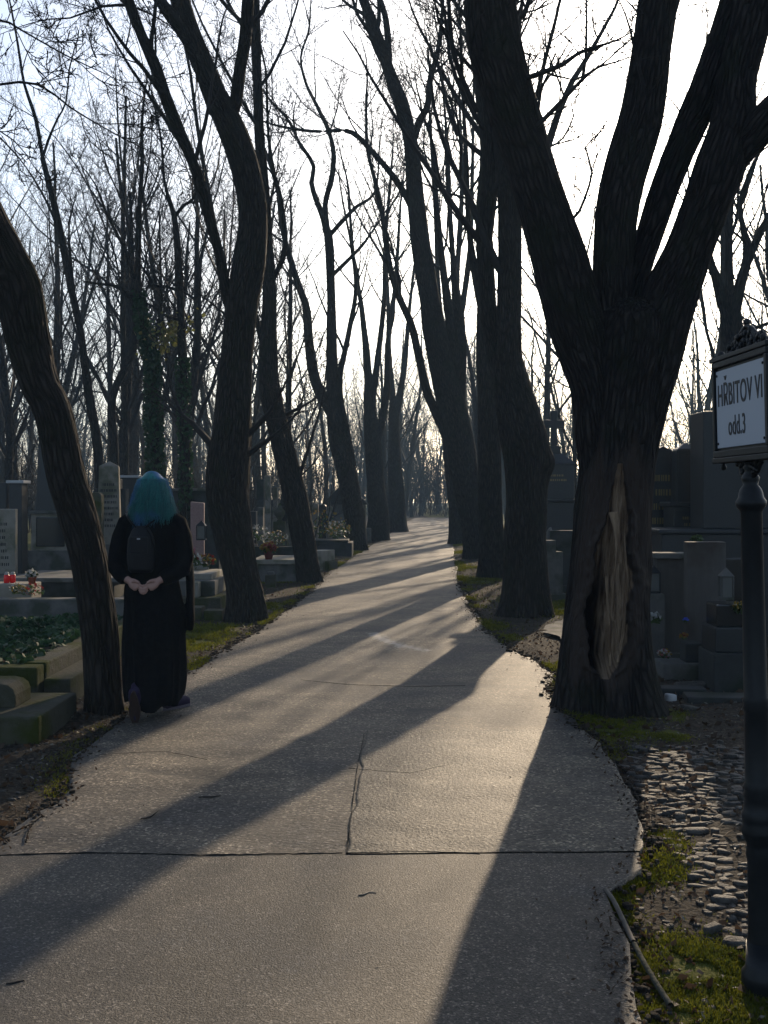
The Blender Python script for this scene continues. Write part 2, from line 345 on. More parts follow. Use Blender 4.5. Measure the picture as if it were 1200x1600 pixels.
sk = nt.nodes.new('ShaderNodeTexSky'); sk.sky_type = 'NISHITA'; sk.sun_disc = False; sk.sun_elevation = EL; sk.sun_rotation = AZ
sk.air_density = 1.0; sk.dust_density = 2.6; sk.ozone_density = 3.0; sk.altitude = 200
hs = nt.nodes.new('ShaderNodeHueSaturation'); hs.inputs['Saturation'].default_value = .8; nt.links.new(sk.outputs[0], hs.inputs['Color']); nt.links.new(hs.outputs[0], nt.nodes['Background'].inputs[0]); nt.nodes['Background'].inputs[1].default_value = .15
SC.view_settings.view_transform = 'Standard'; SC.view_settings.look = 'None'; SC.view_settings.gamma = 1; SC.view_settings.exposure = 0.55

# ---------------------------------------------------------------- path edges (world)
LE = [(-400, 1640), (-300, 1560), (-120, 1420), (0, 1312), (60, 1272), (100, 1240), (106, 1192), (150, 1152), (215, 1108), (290, 1056), (330, 1026), (400, 984), (440, 955), (480, 926), (520, 890), (560, 865), (600, 840), (635, 815)]
RE = [(1012, 1640), (1005, 1590), (985, 1520), (968, 1440), (950, 1395), (1000, 1365), (1012, 1310), (985, 1240), (940, 1165), (900, 1128), (870, 1098), (860, 1072), (866, 1046), (800, 1013), (760, 985), (737, 950), (716, 905), (709, 860), (706, 815)]
def edge(pts):
    a = sorted([G(x, y)[::-1] for x, y in pts]); return np.array([p[0] for p in a]), np.array([p[1] for p in a])
ly, lx = edge(LE); ry, rx = edge(RE)
ly = np.concatenate([[-3], ly, [95, 130]]); lx = np.concatenate([[lx[0]-.3], lx, [3.6, 8.0]])
ry = np.concatenate([[-3], ry, [95, 130]]); rx = np.concatenate([[1.0], rx, [6.6, 11.5]])
def XL(y): return np.interp(y, ly, lx)
def XR(y): return np.interp(y, ry, rx)
def gz(x, y):
    x = np.asarray(x, float); y = np.asarray(y, float)
    l = XL(y)-x; r = x-XR(y); o = np.maximum(l, r)
    m = np.clip(o/.35, 0, 1)
    p = np.stack([x, y, 0*x], -1)
    n = fbm(p*1.1, 3)*.05+fbm(p*7, 2)*.012
    return -.035+m*(.02+n*1.0)*np.clip(1-(y-60)/60, .2, 1)
def gzs(x, y): return float(gz(np.array([x]), np.array([y]))[0])

# ground sheet
def axis(lo, hi, c0, c1, fine, g=1.12):
    a = list(np.arange(c0, c1, fine)); s = fine; v = a[-1]
    while v < hi: s = min(s*g, 25); v += s; a.append(v)
    s = fine; v = c0
    while v > lo: s = min(s*g, 25); v -= s; a.insert(0, v)
    return np.array(a)
gx = axis(-300, 300, -6, 7, .045); gy = axis(-25, 300, 2.2, 16, .05, 1.06)
XX, YY = np.meshgrid(gx, gy); ZZ = gz(XX, YY)
# moss spots (pixel, radius m)
SP = [(1100, 1570, .28), (1040, 1560, .2), (1150, 1540, .25), (1010, 1530, .12), (1020, 1340, .12), (1035, 1300, .08), (858, 1068, .16), (850, 1085, .12), (780, 993, .18), (760, 975, .2), (720, 862, .4), (712, 850, .5), (740, 905, .45), (725, 885, .4), (1045, 1110, .12), (1048, 1140, .1), (940, 1125, .3),
      (410, 945, .3), (320, 985, .4), (300, 1000, .3), (280, 1010, .25), (575, 855, .6), (560, 862, .5), (430, 905, .5), (870, 935, .7), (855, 955, .4), (900, 945, .7), (950, 1385, .08), (975, 1470, .06), (990, 1500, .08), (1080, 1480, .1), (250, 1025, .2), (1130, 1490, .1), (545, 862, .5), (635, 822, 1.0), (505, 885, .4)]
SPW = [(*G(x, y), r) for x, y, r in SP]
ms = np.zeros_like(XX)
for (sx, sy, sr) in SPW: ms = np.maximum(ms, np.exp(-((XX-sx)**2+((YY-sy)/1.5)**2)/(sr*sr)))
ms = np.maximum(ms, np.clip((YY-18)/30, 0, .55)*(np.abs(XX-1) > 2.5))
ms = np.maximum(ms, .35*(XX < -2.6)*(YY > 5))
ny, nx = XX.shape; idx = np.arange(nx*ny).reshape(ny, nx)
Qd = np.stack([idx[:-1, :-1], idx[:-1, 1:], idx[1:, 1:], idx[1:, :-1]], -1).reshape(-1, 4)
me = mesh_np('ground', np.stack([XX, YY, ZZ], -1).reshape(-1, 3), Qd, {'moss': ms.ravel()})
gm = mat('ground_soil', (.014, .011, .008), .95, .1, var=(.036, .029, .021), scale=7, bump=.025, bscale=30, third=(.055, .045, .034), tscale=40)
nt = gm.node_tree; N = nt.nodes; L = nt.links; b = N['Principled BSDF']; src = b.inputs['Base Color'].links[0].from_socket
at = N.new('ShaderNodeAttribute'); at.attribute_name = 'moss'; tn = N.new('ShaderNodeTexNoise'); tn.inputs['Scale'].default_value = 9; tn.inputs['Detail'].default_value = 6
tc = N.new('ShaderNodeTexCoord'); L.new(tc.outputs['Object'], tn.inputs['Vector'])
ma = N.new('ShaderNodeMath'); ma.operation = 'ADD'; L.new(at.outputs['Fac'], ma.inputs[0]); L.new(tn.outputs[0], ma.inputs[1])
rr = N.new('ShaderNodeValToRGB'); rr.color_ramp.elements[0].position = .82; rr.color_ramp.elements[1].position = 1.0; L.new(ma.outputs[0], rr.inputs[0])
mx = N.new('ShaderNodeMix'); mx.data_type = 'RGBA'; L.new(rr.outputs[0], mx.inputs[0]); L.new(src, mx.inputs[6]); mx.inputs[7].default_value = (.07, .075, .012, 1); L.new(mx.outputs[2], b.inputs['Base Color'])
tag(link('ground', me, gm, smooth=True), kind='structure')

# path: strip with uneven surface and a thin broken edge
PM = M['path']; nt = PM.node_tree; N = nt.nodes; L = nt.links; b_ = N['Principled BSDF']; src_ = b_.inputs['Base Color'].links[0].from_socket
tc_ = N.new('ShaderNodeTexCoord'); tn_ = N.new('ShaderNodeTexNoise'); tn_.inputs['Scale'].default_value = 17; tn_.inputs['Detail'].default_value = 6; tn_.inputs['Roughness'].default_value = .7; L.new(tc_.outputs['Object'], tn_.inputs['Vector'])
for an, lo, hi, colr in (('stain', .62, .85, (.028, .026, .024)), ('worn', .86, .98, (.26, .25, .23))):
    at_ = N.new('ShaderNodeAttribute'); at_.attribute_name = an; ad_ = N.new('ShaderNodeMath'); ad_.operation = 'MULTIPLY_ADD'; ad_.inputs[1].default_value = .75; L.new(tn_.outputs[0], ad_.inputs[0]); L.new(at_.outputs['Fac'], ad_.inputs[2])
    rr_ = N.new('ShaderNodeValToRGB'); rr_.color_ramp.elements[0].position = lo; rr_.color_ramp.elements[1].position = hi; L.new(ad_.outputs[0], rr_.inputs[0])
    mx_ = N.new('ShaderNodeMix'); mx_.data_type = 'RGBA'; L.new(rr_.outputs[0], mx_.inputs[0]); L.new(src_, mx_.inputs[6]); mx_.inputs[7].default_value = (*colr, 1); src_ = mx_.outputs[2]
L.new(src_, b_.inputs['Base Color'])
def pdist(X, Y, px):
    W_ = [np.array(G(*q)) for q in px]; best = np.full(X.shape, 1e9)
    for a, c in zip(W_, W_[1:]):
        dv = c-a; t = np.clip(((X-a[0])*dv[0]+(Y-a[1])*dv[1])/(dv@dv), 0, 1); best = np.minimum(best, np.hypot(X-a[0]-t*dv[0], (Y-a[1]-t*dv[1])*.6))
    return best
def strip(name, y0, y1, xl, xr, m, z=0, res=.03, cols=110, skirt=.05, jag=.02, g=1.03):
    ys = [y0]; s = res
    while ys[-1] < y1: ys.append(min(y1, ys[-1]+s)); s = min(s*g, 1.5)
    ys = np.array(ys); u = np.linspace(0, 1, cols)
    u = np.concatenate([[0], u, [1]])
    X0 = xl(ys); X1 = xr(ys); jl = fbm(np.stack([ys*5.1, ys*0+3, ys*0], -1), 5)*jag*3; jr = fbm(np.stack([ys*5.7, ys*0+9, ys*0], -1), 4)*jag*3
    X0 = X0+jl; X1 = X1+jr
    X = X0[:, None]+(X1-X0)[:, None]*u[None]; Y = np.tile(ys[:, None], (1, len(u)))
    p = np.stack([X, Y, 0*X], -1); Z = z+fbm(p*[.7, .5, 1], 2)*.018+fbm(p*[2.2, 4.5, 1], 4)*.010
    Z[:, 0] -= skirt; Z[:, -1] -= skirt
    ny, nx = X.shape; idx = np.arange(nx*ny).reshape(ny, nx)
    Q = np.stack([idx[:-1, :-1], idx[:-1, 1:], idx[1:, 1:], idx[1:, :-1]], -1).reshape(-1, 4)
    att = None
    if name == 'path':
        wn = np.exp(-(pdist(X, Y, [(584, 990), (600, 1000), (628, 1010), (662, 1016)])/.20)**2)*.60
        sn = np.zeros_like(X)
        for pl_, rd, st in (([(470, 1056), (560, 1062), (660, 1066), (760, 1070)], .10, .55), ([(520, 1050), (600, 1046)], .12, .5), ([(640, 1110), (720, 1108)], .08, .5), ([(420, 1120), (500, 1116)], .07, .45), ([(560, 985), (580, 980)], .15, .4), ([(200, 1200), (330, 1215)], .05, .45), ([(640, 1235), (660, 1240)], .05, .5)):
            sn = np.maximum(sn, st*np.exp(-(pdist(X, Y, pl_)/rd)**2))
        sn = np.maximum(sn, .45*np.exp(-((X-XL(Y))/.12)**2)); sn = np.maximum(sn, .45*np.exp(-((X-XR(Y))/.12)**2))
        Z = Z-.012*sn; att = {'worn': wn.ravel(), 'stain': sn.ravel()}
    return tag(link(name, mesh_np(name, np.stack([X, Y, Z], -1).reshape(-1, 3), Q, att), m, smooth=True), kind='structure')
def pz(x, y):
    p = np.array([[x, y, 0.]]); return float(fbm(p*[.7, .5, 1], 2)[0]*.018+fbm(p*[2.2, 4.5, 1], 4)[0]*.010)
YS = dist(1336)
strip('path', YS, 79, XL, XR, M['path'], jag=.03)
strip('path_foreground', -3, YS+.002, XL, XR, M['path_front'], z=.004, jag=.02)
# paved patch right of the vertical seam
sx0, sy0 = G(542, 1334); sx1, sy1 = G(570, 1142)
def pxl(y): return np.interp(y, [sy0, sy1], [sx0, sx1])+.006*np.sin(y*9)
def pxr(y): return XR(y)-.05+0*y
strip('path_patch', sy0+.004, sy1, pxl, lambda y: XR(y)-.004, M['path_patch'], z=.006, skirt=.01, jag=.012, res=.03)
T = Tubes()
def crack(pxs, w=.004):
    pts = []
    for i in range(len(pxs)-1):
        (a, b), (c, d) = pxs[i], pxs[i+1]
        for k in range(12):
            t = k/12; x, y = G(a+(c-a)*t, b+(d-b)*t); x += random.uniform(-.002, .002); y += random.uniform(-.004, .004); pts.append((x, y, pz(x, y)+.006))
    T.add(pts, [w*random.uniform(.6, 1.3) for _ in pts])
crack([(-120, 1336), (0, 1338), (150, 1336), (300, 1339), (450, 1334), (542, 1333)], .003); crack([(542, 1333), (640, 1331), (760, 1336)], .002); crack([(542, 1333), (550, 1260), (560, 1190), (570, 1142)], .0018)
crack([(470, 1064), (540, 1070), (640, 1073), (735, 1072)], .002); crack([(545, 1200), (640, 1208), (700, 1195)], .0012); crack([(150, 1180), (260, 1175), (330, 1188)], .0012); crack([(20, 1305), (50, 1290), (68, 1275)], .003); crack([(40, 1318), (45, 1300), (52, 1290)], .003)
tag(link('path_seam', T.mesh('path_seam', 5), M['crack']), kind='structure')
def blob_sheet(name, px, m, z):
    bm = bmesh.new(); c = np.mean([G(*p) for p in px], 0); vs = []
    for i in range(len(px)):
        a = np.array(G(*px[i])); b2 = np.array(G(*px[(i+1) % len(px)]))
        for k in range(8):
            q = a+(b2-a)*k/8; q = c+(q-c)*random.uniform(.9, 1.1); vs.append(bm.verts.new((q[0], q[1], pz(*q)+z)))
    cv = bm.verts.new((c[0], c[1], pz(*c)+z))
    for i in range(len(vs)): bm.faces.new((vs[i], vs[(i+1) % len(vs)], cv))
    me = bpy.data.meshes.new(name); bm.to_mesh(me); bm.free(); return tag(link(name, me, m), kind='structure')
blob_sheet('side_path', [(860, 975), (920, 965), (1010, 985), (1000, 1000), (900, 1005), (850, 990)], M['stone'], .02)

# ---------------------------------------------------------------- avenue trees
GR = 'trees lining the right side of the avenue'; GL = 'trees lining the left side of the avenue'
CH1 = dict(CF); CH1['n'] = [7, 7, 6, 4, 0]
# big right foreground tree with the hollow
def big_tree():
    d = 7.6
    tr = spline(traced([(955, 1112, 152), (953, 1060, 150), (952, 1000, 146), (955, 920, 134), (958, 840, 124), (962, 760, 118), (966, 680, 112), (974, 610, 112), (985, 550, 118), (990, 500, 110), (992, 470, 60)], d), .016)
    base = tr[0][:3].copy(); base[2] = -.02
    e = empty('bare_tree', base, 'massive right foreground tree, four limbs and torn pale wood in its trunk', 'tree', GR)
    me = trunk_mesh('trunk', tr, 250, .09, base, .34, 5, 3, knobs=[(1.75, -1.9, .05, .10), (2.1, -1.3, .04, .12)])
    n = len(me.vertices); co_ = np.zeros(n*3, np.float32); me.vertices.foreach_get('co', co_); co_ = co_.reshape(-1, 3)
    wv = co_+base; px = 600+wv[:, 0]/wv[:, 1]*F; py = HY-(wv[:, 2]-CH)/wv[:, 1]*F; front = wv[:, 1] < d-.05
    cx = np.interp(py, [725, 800, 880, 960, 1040], [970, 964, 957, 950, 946]); hw = np.interp(py, [715, 760, 850, 920, 990, 1040, 1058], [2, 9, 22, 31, 31, 22, 8]); cx = cx+1.5*np.sin(py*.05)
    inside = (py > 725) & (py < 1062) & front
    jg = 1+.12*np.sin(py*.07+1)*np.sign(px-cx)+.05*np.sin(py*.29)+.1*(px > cx); u = np.abs(px-cx)/np.maximum(hw*jg, .1); pit = np.where(inside, np.clip((1.12-u)*2.6, 0, 1), 0); pit = pit*pit*(3-2*pit)
    dep = np.interp(py, [725, 800, 950, 1030, 1062], [.02, .06, .15, .24, .05])*(1+.6*np.clip((cx-px)/30, -1, 1)*np.interp(py, [850, 950], [0, 1]))
    lip = np.where(front & (py > 700) & (py < 1085), np.exp(-((u-1.32)/.22)**2), 0)*np.clip(hw/14, 0, 1)
    wide = np.where(front, np.exp(-((px-cx+0)/62)**4), 0)*np.interp(py+18*np.sin(px*.09)+10*np.sin(px*.23), [620, 800, 1030, 1110], [0, 1, 1, 0])
    co_[:, 1] += pit*dep-lip*.045
    me.vertices.foreach_set('co', co_.ravel())
    ca = me.attributes.new('callus', 'FLOAT', 'POINT'); ca.data.foreach_set('value', wide.astype(np.float32))
    rot = np.where(pit > .1, np.clip((cx-px)/16+.2, 0, 1)*np.interp(py, [820, 930, 1060], [.1, .9, 1]), 0); ca = me.attributes.new('rot', 'FLOAT', 'POINT'); ca.data.foreach_set('value', rot.astype(np.float32))  # painted shade mask: darkens the lower left of the hollow like a deep cavity
    ca = me.attributes.new('pit', 'FLOAT', 'POINT'); ca.data.foreach_set('value', pit.astype(np.float32)); me.update()
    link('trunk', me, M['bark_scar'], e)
    Ts = []
    for k, pl_ in enumerate(([(958, 800, 3, -.30), (962, 860, 8, -.31), (958, 930, 10, -.30), (962, 1000, 6, -.31)], [(975, 830, 3, -.30), (978, 900, 7, -.31), (974, 980, 9, -.31), (966, 1035, 7, -.31)], [(948, 900, 3, -.27), (950, 960, 6, -.28), (952, 1040, 7, -.29)], [(966, 745, 3, -.31), (965, 800, 6, -.31), (968, 880, 5, -.31)])):
        q = spline(traced(pl_, d), .02); link('splinter', trunk_mesh('splinter', q, 10, .3, base, 0, 5, k), M['wood'], e)
    limbs = [
        [(945, 800, 60), (936, 690, 74), (926, 600, 76), (902, 520, 86), (876, 420, 86), (845, 310, 82, .1), (818, 225, 78, .15), (795, 160, 80, .2), (776, 90, 86, .25), (768, 20, 84, .3), (766, -60, 78, .35)],
        [(965, 780, 60), (960, 650, 80), (957, 540, 74, .05), (957, 440, 64, .1), (965, 330, 68, .1), (985, 240, 72, .12), (1002, 180, 70, .15), (1015, 100, 64, .2), (1028, 0, 62, .3), (1036, -70, 58, .4)],
        [(975, 600, 40, .1), (983, 480, 40, .15), (1004, 400, 42, .2), (1030, 320, 46, .2), (1052, 260, 46, .2), (1080, 195, 50, .2), (1104, 140, 52, .15), (1130, 70, 52, .2), (1150, 0, 50, .3), (1165, -60, 48, .4)],
        [(985, 780, 60), (1000, 660, 76), (1020, 560, 92), (1045, 470, 90, -.05), (1073, 400, 76, -.1), (1100, 330, 74, -.15), (1122, 265, 78, -.2), (1142, 200, 72, -.2), (1150, 130, 60, -.2), (1165, 60, 62, -.2), (1185, -20, 64, -.2), (1200, -90, 60, -.2)],
        [(1120, 300, 30, -.2), (1155, 235, 52, -.25), (1180, 205, 56, -.3), (1215, 165, 48, -.35), (1260, 110, 42, -.4)]]
    rng = random.Random(5); T = Tubes()
    for k, l in enumerate(limbs):
        ls = spline(traced(l, d), .035)
        v = ls[-1][:3]-ls[-5][:3]; v /= np.linalg.norm(v); qq = ls[-1].copy(); r0 = qq[3]; ext = []
        for i in range(20):
            v = v+np.array([rng.gauss(0, .05), rng.gauss(0, .05), .04]); v /= np.linalg.norm(v); qq = qq.copy(); qq[:3] += v*.42; qq[3] = r0*(1-(i+1)/20*.88); ext.append(qq)
        n0 = len(ls); ls = np.vstack([ls, ext])
        link('limb', trunk_mesh('limb', ls, 96, .085, base, 0, 5, k+11), M['bark'], e)
        children(T, ls[n0-12:, :3], ls[n0-12:, 3], 8.0, 0, rng, CH1, .1, 1.1)
        if k in (0, 1): children(T, ls[int(n0*.5):n0, :3], ls[int(n0*.5):n0, 3]*.25, 2.6, 1, rng, CF, .1, .9)
    for l in ([(822, 122, 9), (850, 112, 9), (880, 100, 8), (905, 82, 6), (935, 72, 5), (965, 62, 3), (990, 48, 2)], [(838, 198, 8), (858, 178, 8), (885, 150, 7), (912, 122, 6), (935, 105, 4), (965, 96, 3), (992, 86, 2)], [(910, 122, 6), (915, 90, 5), (916, 50, 4), (916, 0, 3), (914, -40, 3)], [(890, 342, 6), (905, 330, 5), (925, 270, 4), (915, 230, 3), (940, 205, 2)],
              [(816, 28, 9), (825, 5, 8), (832, -25, 7)], [(745, 175, 9), (725, 130, 9), (708, 80, 8), (702, 20, 7), (699, -30, 6)]):
        ls = spline(traced(l, d), .08); T.add(ls[:, :3], ls[:, 3]); children(T, ls[:, :3], ls[:, 3], .9, 2, rng, CF, .1, 1.5)
    link('crown', T.mesh('crown', 5, base), M['twig'], e)
big_tree()

hero('thick two-stemmed second tree of the right row with bulging knot', 13.3,
     [(820, 962, 78), (820, 920, 70), (820, 850, 68, .1), (823, 770, 66, .2), (824, 710, 70, .3), (812, 650, 66, .4), (800, 600, 58, .5), (793, 560, 50, .6)],
     [[(808, 720, 40, .3), (800, 620, 42, .5), (796, 540, 40, .7), (796, 440, 38, .9), (795, 340, 36, 1.0), (790, 260, 30, 1.0), (780, 180, 26, 1.1), (770, 60, 22, 1.2), (765, -60, 18, 1.3)],
      [(800, 700, 30, .4), (785, 600, 30, .7), (762, 480, 26, .9), (758, 380, 26, 1.0), (764, 270, 24, 1.1), (760, 160, 20, 1.2), (748, 40, 16, 1.3), (740, -60, 14, 1.4)]],
     21, GR, sides=90, amp=.11, step=.05, knobs=[(2.05, -.4, .07, .14), (2.5, -1.9, .05, .1)])
hero('third tree of the right row, straight dark trunk half hidden behind the knotted tree', 19.6,
     [(773, 905, 46), (770, 860, 42), (766, 780, 38), (764, 680, 36), (762, 560, 34), (760, 450, 30), (758, 380, 27)],
     [[(759, 420, 28), (756, 340, 26), (760, 230, 22), (748, 120, 18), (735, 20, 14), (730, -60, 10)], [(762, 520, 16), (745, 440, 14), (733, 360, 10), (728, 240, 8), (722, 120, 6), (718, 20, 4)], [(758, 400, 18), (770, 300, 15), (778, 180, 12), (792, 60, 10)]],
     22, GR, sides=40, step=.1, crown=1.3)
hero('fourth tree of the right row, leaning over the path with a wide Y fork', 26,
     [(744, 872, 34), (738, 830, 34), (730, 770, 42), (722, 710, 46), (710, 650, 44), (694, 590, 40), (680, 520, 36), (668, 450, 33), (657, 380, 31), (649, 310, 28), (644, 240, 24), (640, 215, 22)],
     [[(643, 235, 20), (636, 190, 22), (622, 150, 22), (607, 110, 20), (594, 70, 18), (580, 30, 17), (568, 0, 16), (556, -40, 14)],
      [(608, 115, 10), (607, 75, 11), (603, 30, 10), (594, 0, 9), (585, -30, 8)],
      [(645, 225, 12), (655, 190, 12), (668, 165, 11), (672, 125, 10), (684, 80, 8), (690, 30, 6), (693, -10, 5)],
      [(648, 335, 12), (635, 308, 12), (612, 272, 10), (586, 242, 9), (560, 214, 8), (540, 204, 7), (510, 205, 5), (478, 204, 5), (440, 198, 4), (412, 190, 3)],
      [(702, 690, 18), (684, 650, 17), (668, 615, 15), (655, 560, 13), (642, 506, 12), (622, 460, 11), (608, 410, 10), (600, 350, 9), (588, 290, 7), (574, 230, 6), (572, 150, 4)],
      [(715, 640, 20), (712, 560, 18), (700, 480, 14), (690, 400, 11), (682, 320, 9), (676, 230, 6), (664, 190, 4)],
      [(718, 640, 16), (722, 540, 14), (712, 460, 12), (706, 380, 9), (700, 280, 8), (696, 190, 5), (690, 120, 3)]],
     23, GR, sides=40, step=.12, crown=1.5)
hero('fifth tree of the right row, slim trunk just left of the leaning forked tree', 34,
     [(716, 848, 26), (714, 800, 26), (708, 740, 26), (702, 690, 22), (700, 640, 20), (704, 560, 18)],
     [[(703, 600, 14), (708, 500, 12), (716, 400, 9), (722, 280, 7), (718, 160, 4)], [(703, 620, 12), (692, 540, 10), (684, 440, 8), (680, 330, 6), (672, 200, 4)], [(704, 570, 12), (722, 480, 10), (735, 380, 8), (738, 260, 6), (740, 140, 4)]],
     24, GR, sides=24, step=.2)

hero('left foreground tree, single trunk leaning left beside the person in black', 7.3,
     [(163, 1118, 56), (160, 1070, 56), (154, 970, 58), (140, 880, 58), (120, 800, 60), (103, 740, 61), (85, 650, 61), (62, 600, 62), (45, 540, 68), (26, 450, 74, -.05), (5, 400, 68, -.1), (-22, 340, 62, -.15), (-50, 270, 60, -.2), (-75, 190, 56, -.2)],
     [[(-60, 240, 40, -.2), (-85, 150, 40), (-95, 60, 38), (-90, -50, 34)], [(-70, 200, 30, -.2), (-120, 100, 28), (-190, 0, 24)]],
     31, GL, sides=100, amp=.075, flare=.2, step=.04, crown=.8,
     branches=[[(-60, 160, 7), (0, 132, 5), (60, 132, 5), (110, 168, 4), (160, 198, 4), (210, 225, 3), (290, 262, 2)], [(-70, 40, 7), (0, 32, 5), (30, 45, 4), (100, 85, 4), (170, 118, 3), (240, 150, 2)], [(-60, 200, 5), (0, 205, 3), (40, 240, 3), (70, 290, 2)]])
hero('second tree of the left row, swelling trunk with a long slender left limb', 12.9,
     [(386, 968, 66), (382, 930, 58), (372, 880, 56), (362, 825, 60), (355, 775, 66), (356, 725, 66), (362, 675, 62), (367, 600, 54), (372, 540, 50), (377, 480, 50), (388, 412, 52, .1), (394, 337, 46, .2), (382, 262, 46, .3), (356, 190, 44, .4), (338, 150, 40, .4)],
     [[(345, 170, 40, .4), (322, 112, 34, .5), (300, 60, 32, .6), (284, 10, 31, .7), (270, -50, 28, .8)],
      [(312, 92, 22, .5), (290, 55, 22, .6), (268, 25, 20, .6), (249, 0, 18, .7), (225, -40, 16, .8)],
      [(356, 192, 20, .4), (368, 160, 20, .4), (374, 115, 20, .4), (383, 60, 20, .4), (388, 0, 19, .4), (394, -60, 17, .4)],
      [(366, 500, 20), (352, 450, 19), (343, 400, 17, -.1), (326, 337, 17, -.2), (304, 262, 18, -.3), (272, 187, 20, -.4), (246, 112, 18, -.5), (222, 56, 16, -.5), (202, 5, 17, -.5), (186, -50, 15, -.5)]],
     32, GL, sides=90, amp=.10, flare=.12, step=.05, crown=.8,
     branches=[[(205, 8, 6, -.5), (160, 10, 5, -.5), (110, 28, 4, -.5), (75, 30, 4, -.6), (30, 42, 3, -.6), (-10, 58, 3, -.6)], [(212, 12, 4, -.5), (235, 22, 4, -.3), (262, 38, 4, 0), (285, 62, 4, .3)], [(243, 98, 4, -.5), (243, 60, 4, -.5), (241, 20, 4, -.5), (243, -20, 3, -.5)],
               [(358, 496, 4), (325, 470, 3), (300, 450, 3), (285, 430, 2)], [(345, 712, 14, .1), (300, 660, 10, .2), (285, 648, 8, .3), (265, 600, 6, .4), (262, 560, 3, .5), (250, 520, 2, .6)], [(384, 682, 10), (412, 655, 9), (430, 630, 7), (445, 600, 5), (462, 560, 3), (468, 510, 2)], [(380, 716, 9), (415, 690, 8), (440, 670, 6), (468, 640, 4), (480, 590, 3), (500, 560, 2)],
               [(400, 330, 5, .3), (430, 300, 4, .5), (450, 240, 3, .7)], [(150, 90, 3, -.5), (140, 60, 3, -.5), (152, 20, 3, -.5)]])
hero('third tree of the left row, leaning left then rising into one straight stem', 18.7,
     [(486, 912, 38), (480, 880, 36), (472, 830, 36), (460, 770, 38), (446, 710, 36), (433, 660, 34), (421, 600, 32), (420, 530, 26), (421, 450, 22), (417, 375, 18)],
     [[(418, 400, 18), (413, 300, 17), (406, 220, 16), (403, 140, 16), (400, 70, 17), (397, 0, 17), (396, -60, 16)],
      [(425, 440, 9), (445, 390, 9), (440, 320, 8), (428, 270, 7), (420, 220, 6), (416, 120, 4)], [(421, 560, 12), (406, 520, 10), (398, 470, 7), (405, 400, 5)]],
     33, GL, sides=44, amp=.10, flare=.15, step=.09, branches=[[(456, 780, 8), (500, 640, 6), (510, 570, 5)], [(436, 652, 7), (490, 625, 5), (500, 600, 4)]])
hero('fourth tree of the left row, double trunk with a crooked forking crown', 30,
     [(560, 860, 34), (556, 820, 32), (548, 770, 30), (537, 720, 30), (526, 670, 28), (520, 620, 22), (518, 560, 18), (518, 480, 15), (515, 400, 14), (512, 360, 14)],
     [[(513, 370, 13), (505, 340, 11), (493, 310, 9), (487, 285, 8), (490, 260, 7), (478, 238, 7), (466, 220, 6), (452, 190, 5), (430, 165, 4)],
      [(512, 365, 10), (508, 320, 9), (518, 280, 9), (521, 240, 8), (514, 205, 7), (495, 165, 6), (478, 130, 5), (470, 90, 4), (482, 50, 4), (485, 20, 3)],
      [(511, 372, 8), (540, 340, 7), (558, 322, 6), (575, 312, 5), (588, 295, 4), (592, 250, 3)], [(514, 436, 7), (550, 400, 6), (570, 378, 5), (590, 350, 3)],
      [(528, 660, 22), (508, 627, 20), (492, 590, 18), (482, 530, 15), (478, 480, 13), (468, 450, 11), (452, 400, 9), (440, 350, 8), (434, 300, 7), (420, 250, 5), (405, 210, 3)],
      [(550, 730, 16), (540, 670, 14), (530, 600, 11), (545, 520, 9), (556, 450, 7), (548, 380, 5)]],
     34, GL, sides=30, amp=.10, flare=.2, step=.15, crown=1.5)
hero('fifth tree of the left row, upright trunk with many ascending stems beside the narrow path', 37,
     [(592, 845, 36), (590, 790, 32), (584, 720, 28), (580, 660, 22), (577, 600, 17)],
     [[(578, 630, 14), (573, 560, 12), (565, 480, 8), (552, 400, 6), (545, 300, 4)], [(580, 640, 12), (590, 560, 10), (600, 470, 8), (602, 380, 6), (612, 260, 4)], [(586, 700, 14), (603, 620, 12), (607, 530, 9), (618, 440, 7), (625, 330, 4)]],
     35, GL, sides=24, step=.2)
hero('sixth tree of the left row, hazy trunk where the path starts to narrow out', 46,
     [(622, 832, 28), (620, 780, 26), (616, 700, 20), (616, 620, 16)],
     [[(616, 650, 12), (608, 560, 9), (606, 460, 6), (600, 360, 4)], [(617, 660, 12), (632, 570, 9), (640, 480, 6), (652, 380, 4)]], 36, GL, sides=18, step=.3)

GW = 'tall bare trees standing among the graves'
hero('slender bare tree behind the left graves, bent left with a fork near its top', 22,
     [(160, 800, 18), (156, 740, 17), (150, 680, 15), (141, 630, 14), (134, 580, 13), (126, 520, 12), (111, 450, 12), (97, 375, 11), (80, 300, 10), (66, 246, 8)],
     [[(67, 250, 7), (56, 187, 7), (38, 131, 5), (28, 70, 4), (15, 0, 3)], [(66, 250, 5), (75, 220, 5), (90, 185, 4), (103, 160, 3), (108, 110, 3)], [(97, 375, 5), (75, 320, 4), (40, 260, 3), (0, 215, 3), (-30, 190, 2)], [(120, 490, 5), (110, 400, 4), (108, 350, 3), (120, 300, 2)]],
     41, GW, sides=16, step=.2, flare=.1, t0l=.1)
hero('thin dead straight tree behind the left leaning trunk', 28, [(196, 800, 12), (195, 650, 11), (192, 520, 9), (192, 400, 7), (194, 280, 6), (197, 150, 4)],
     [[(192, 480, 4), (180, 400, 3), (150, 320, 3), (120, 240, 2)], [(193, 380, 4), (210, 300, 3), (222, 200, 2)], [(194, 300, 3), (185, 200, 3), (180, 100, 2)]], 42, GW, sides=12, step=.3, flare=.1, t0l=.1)
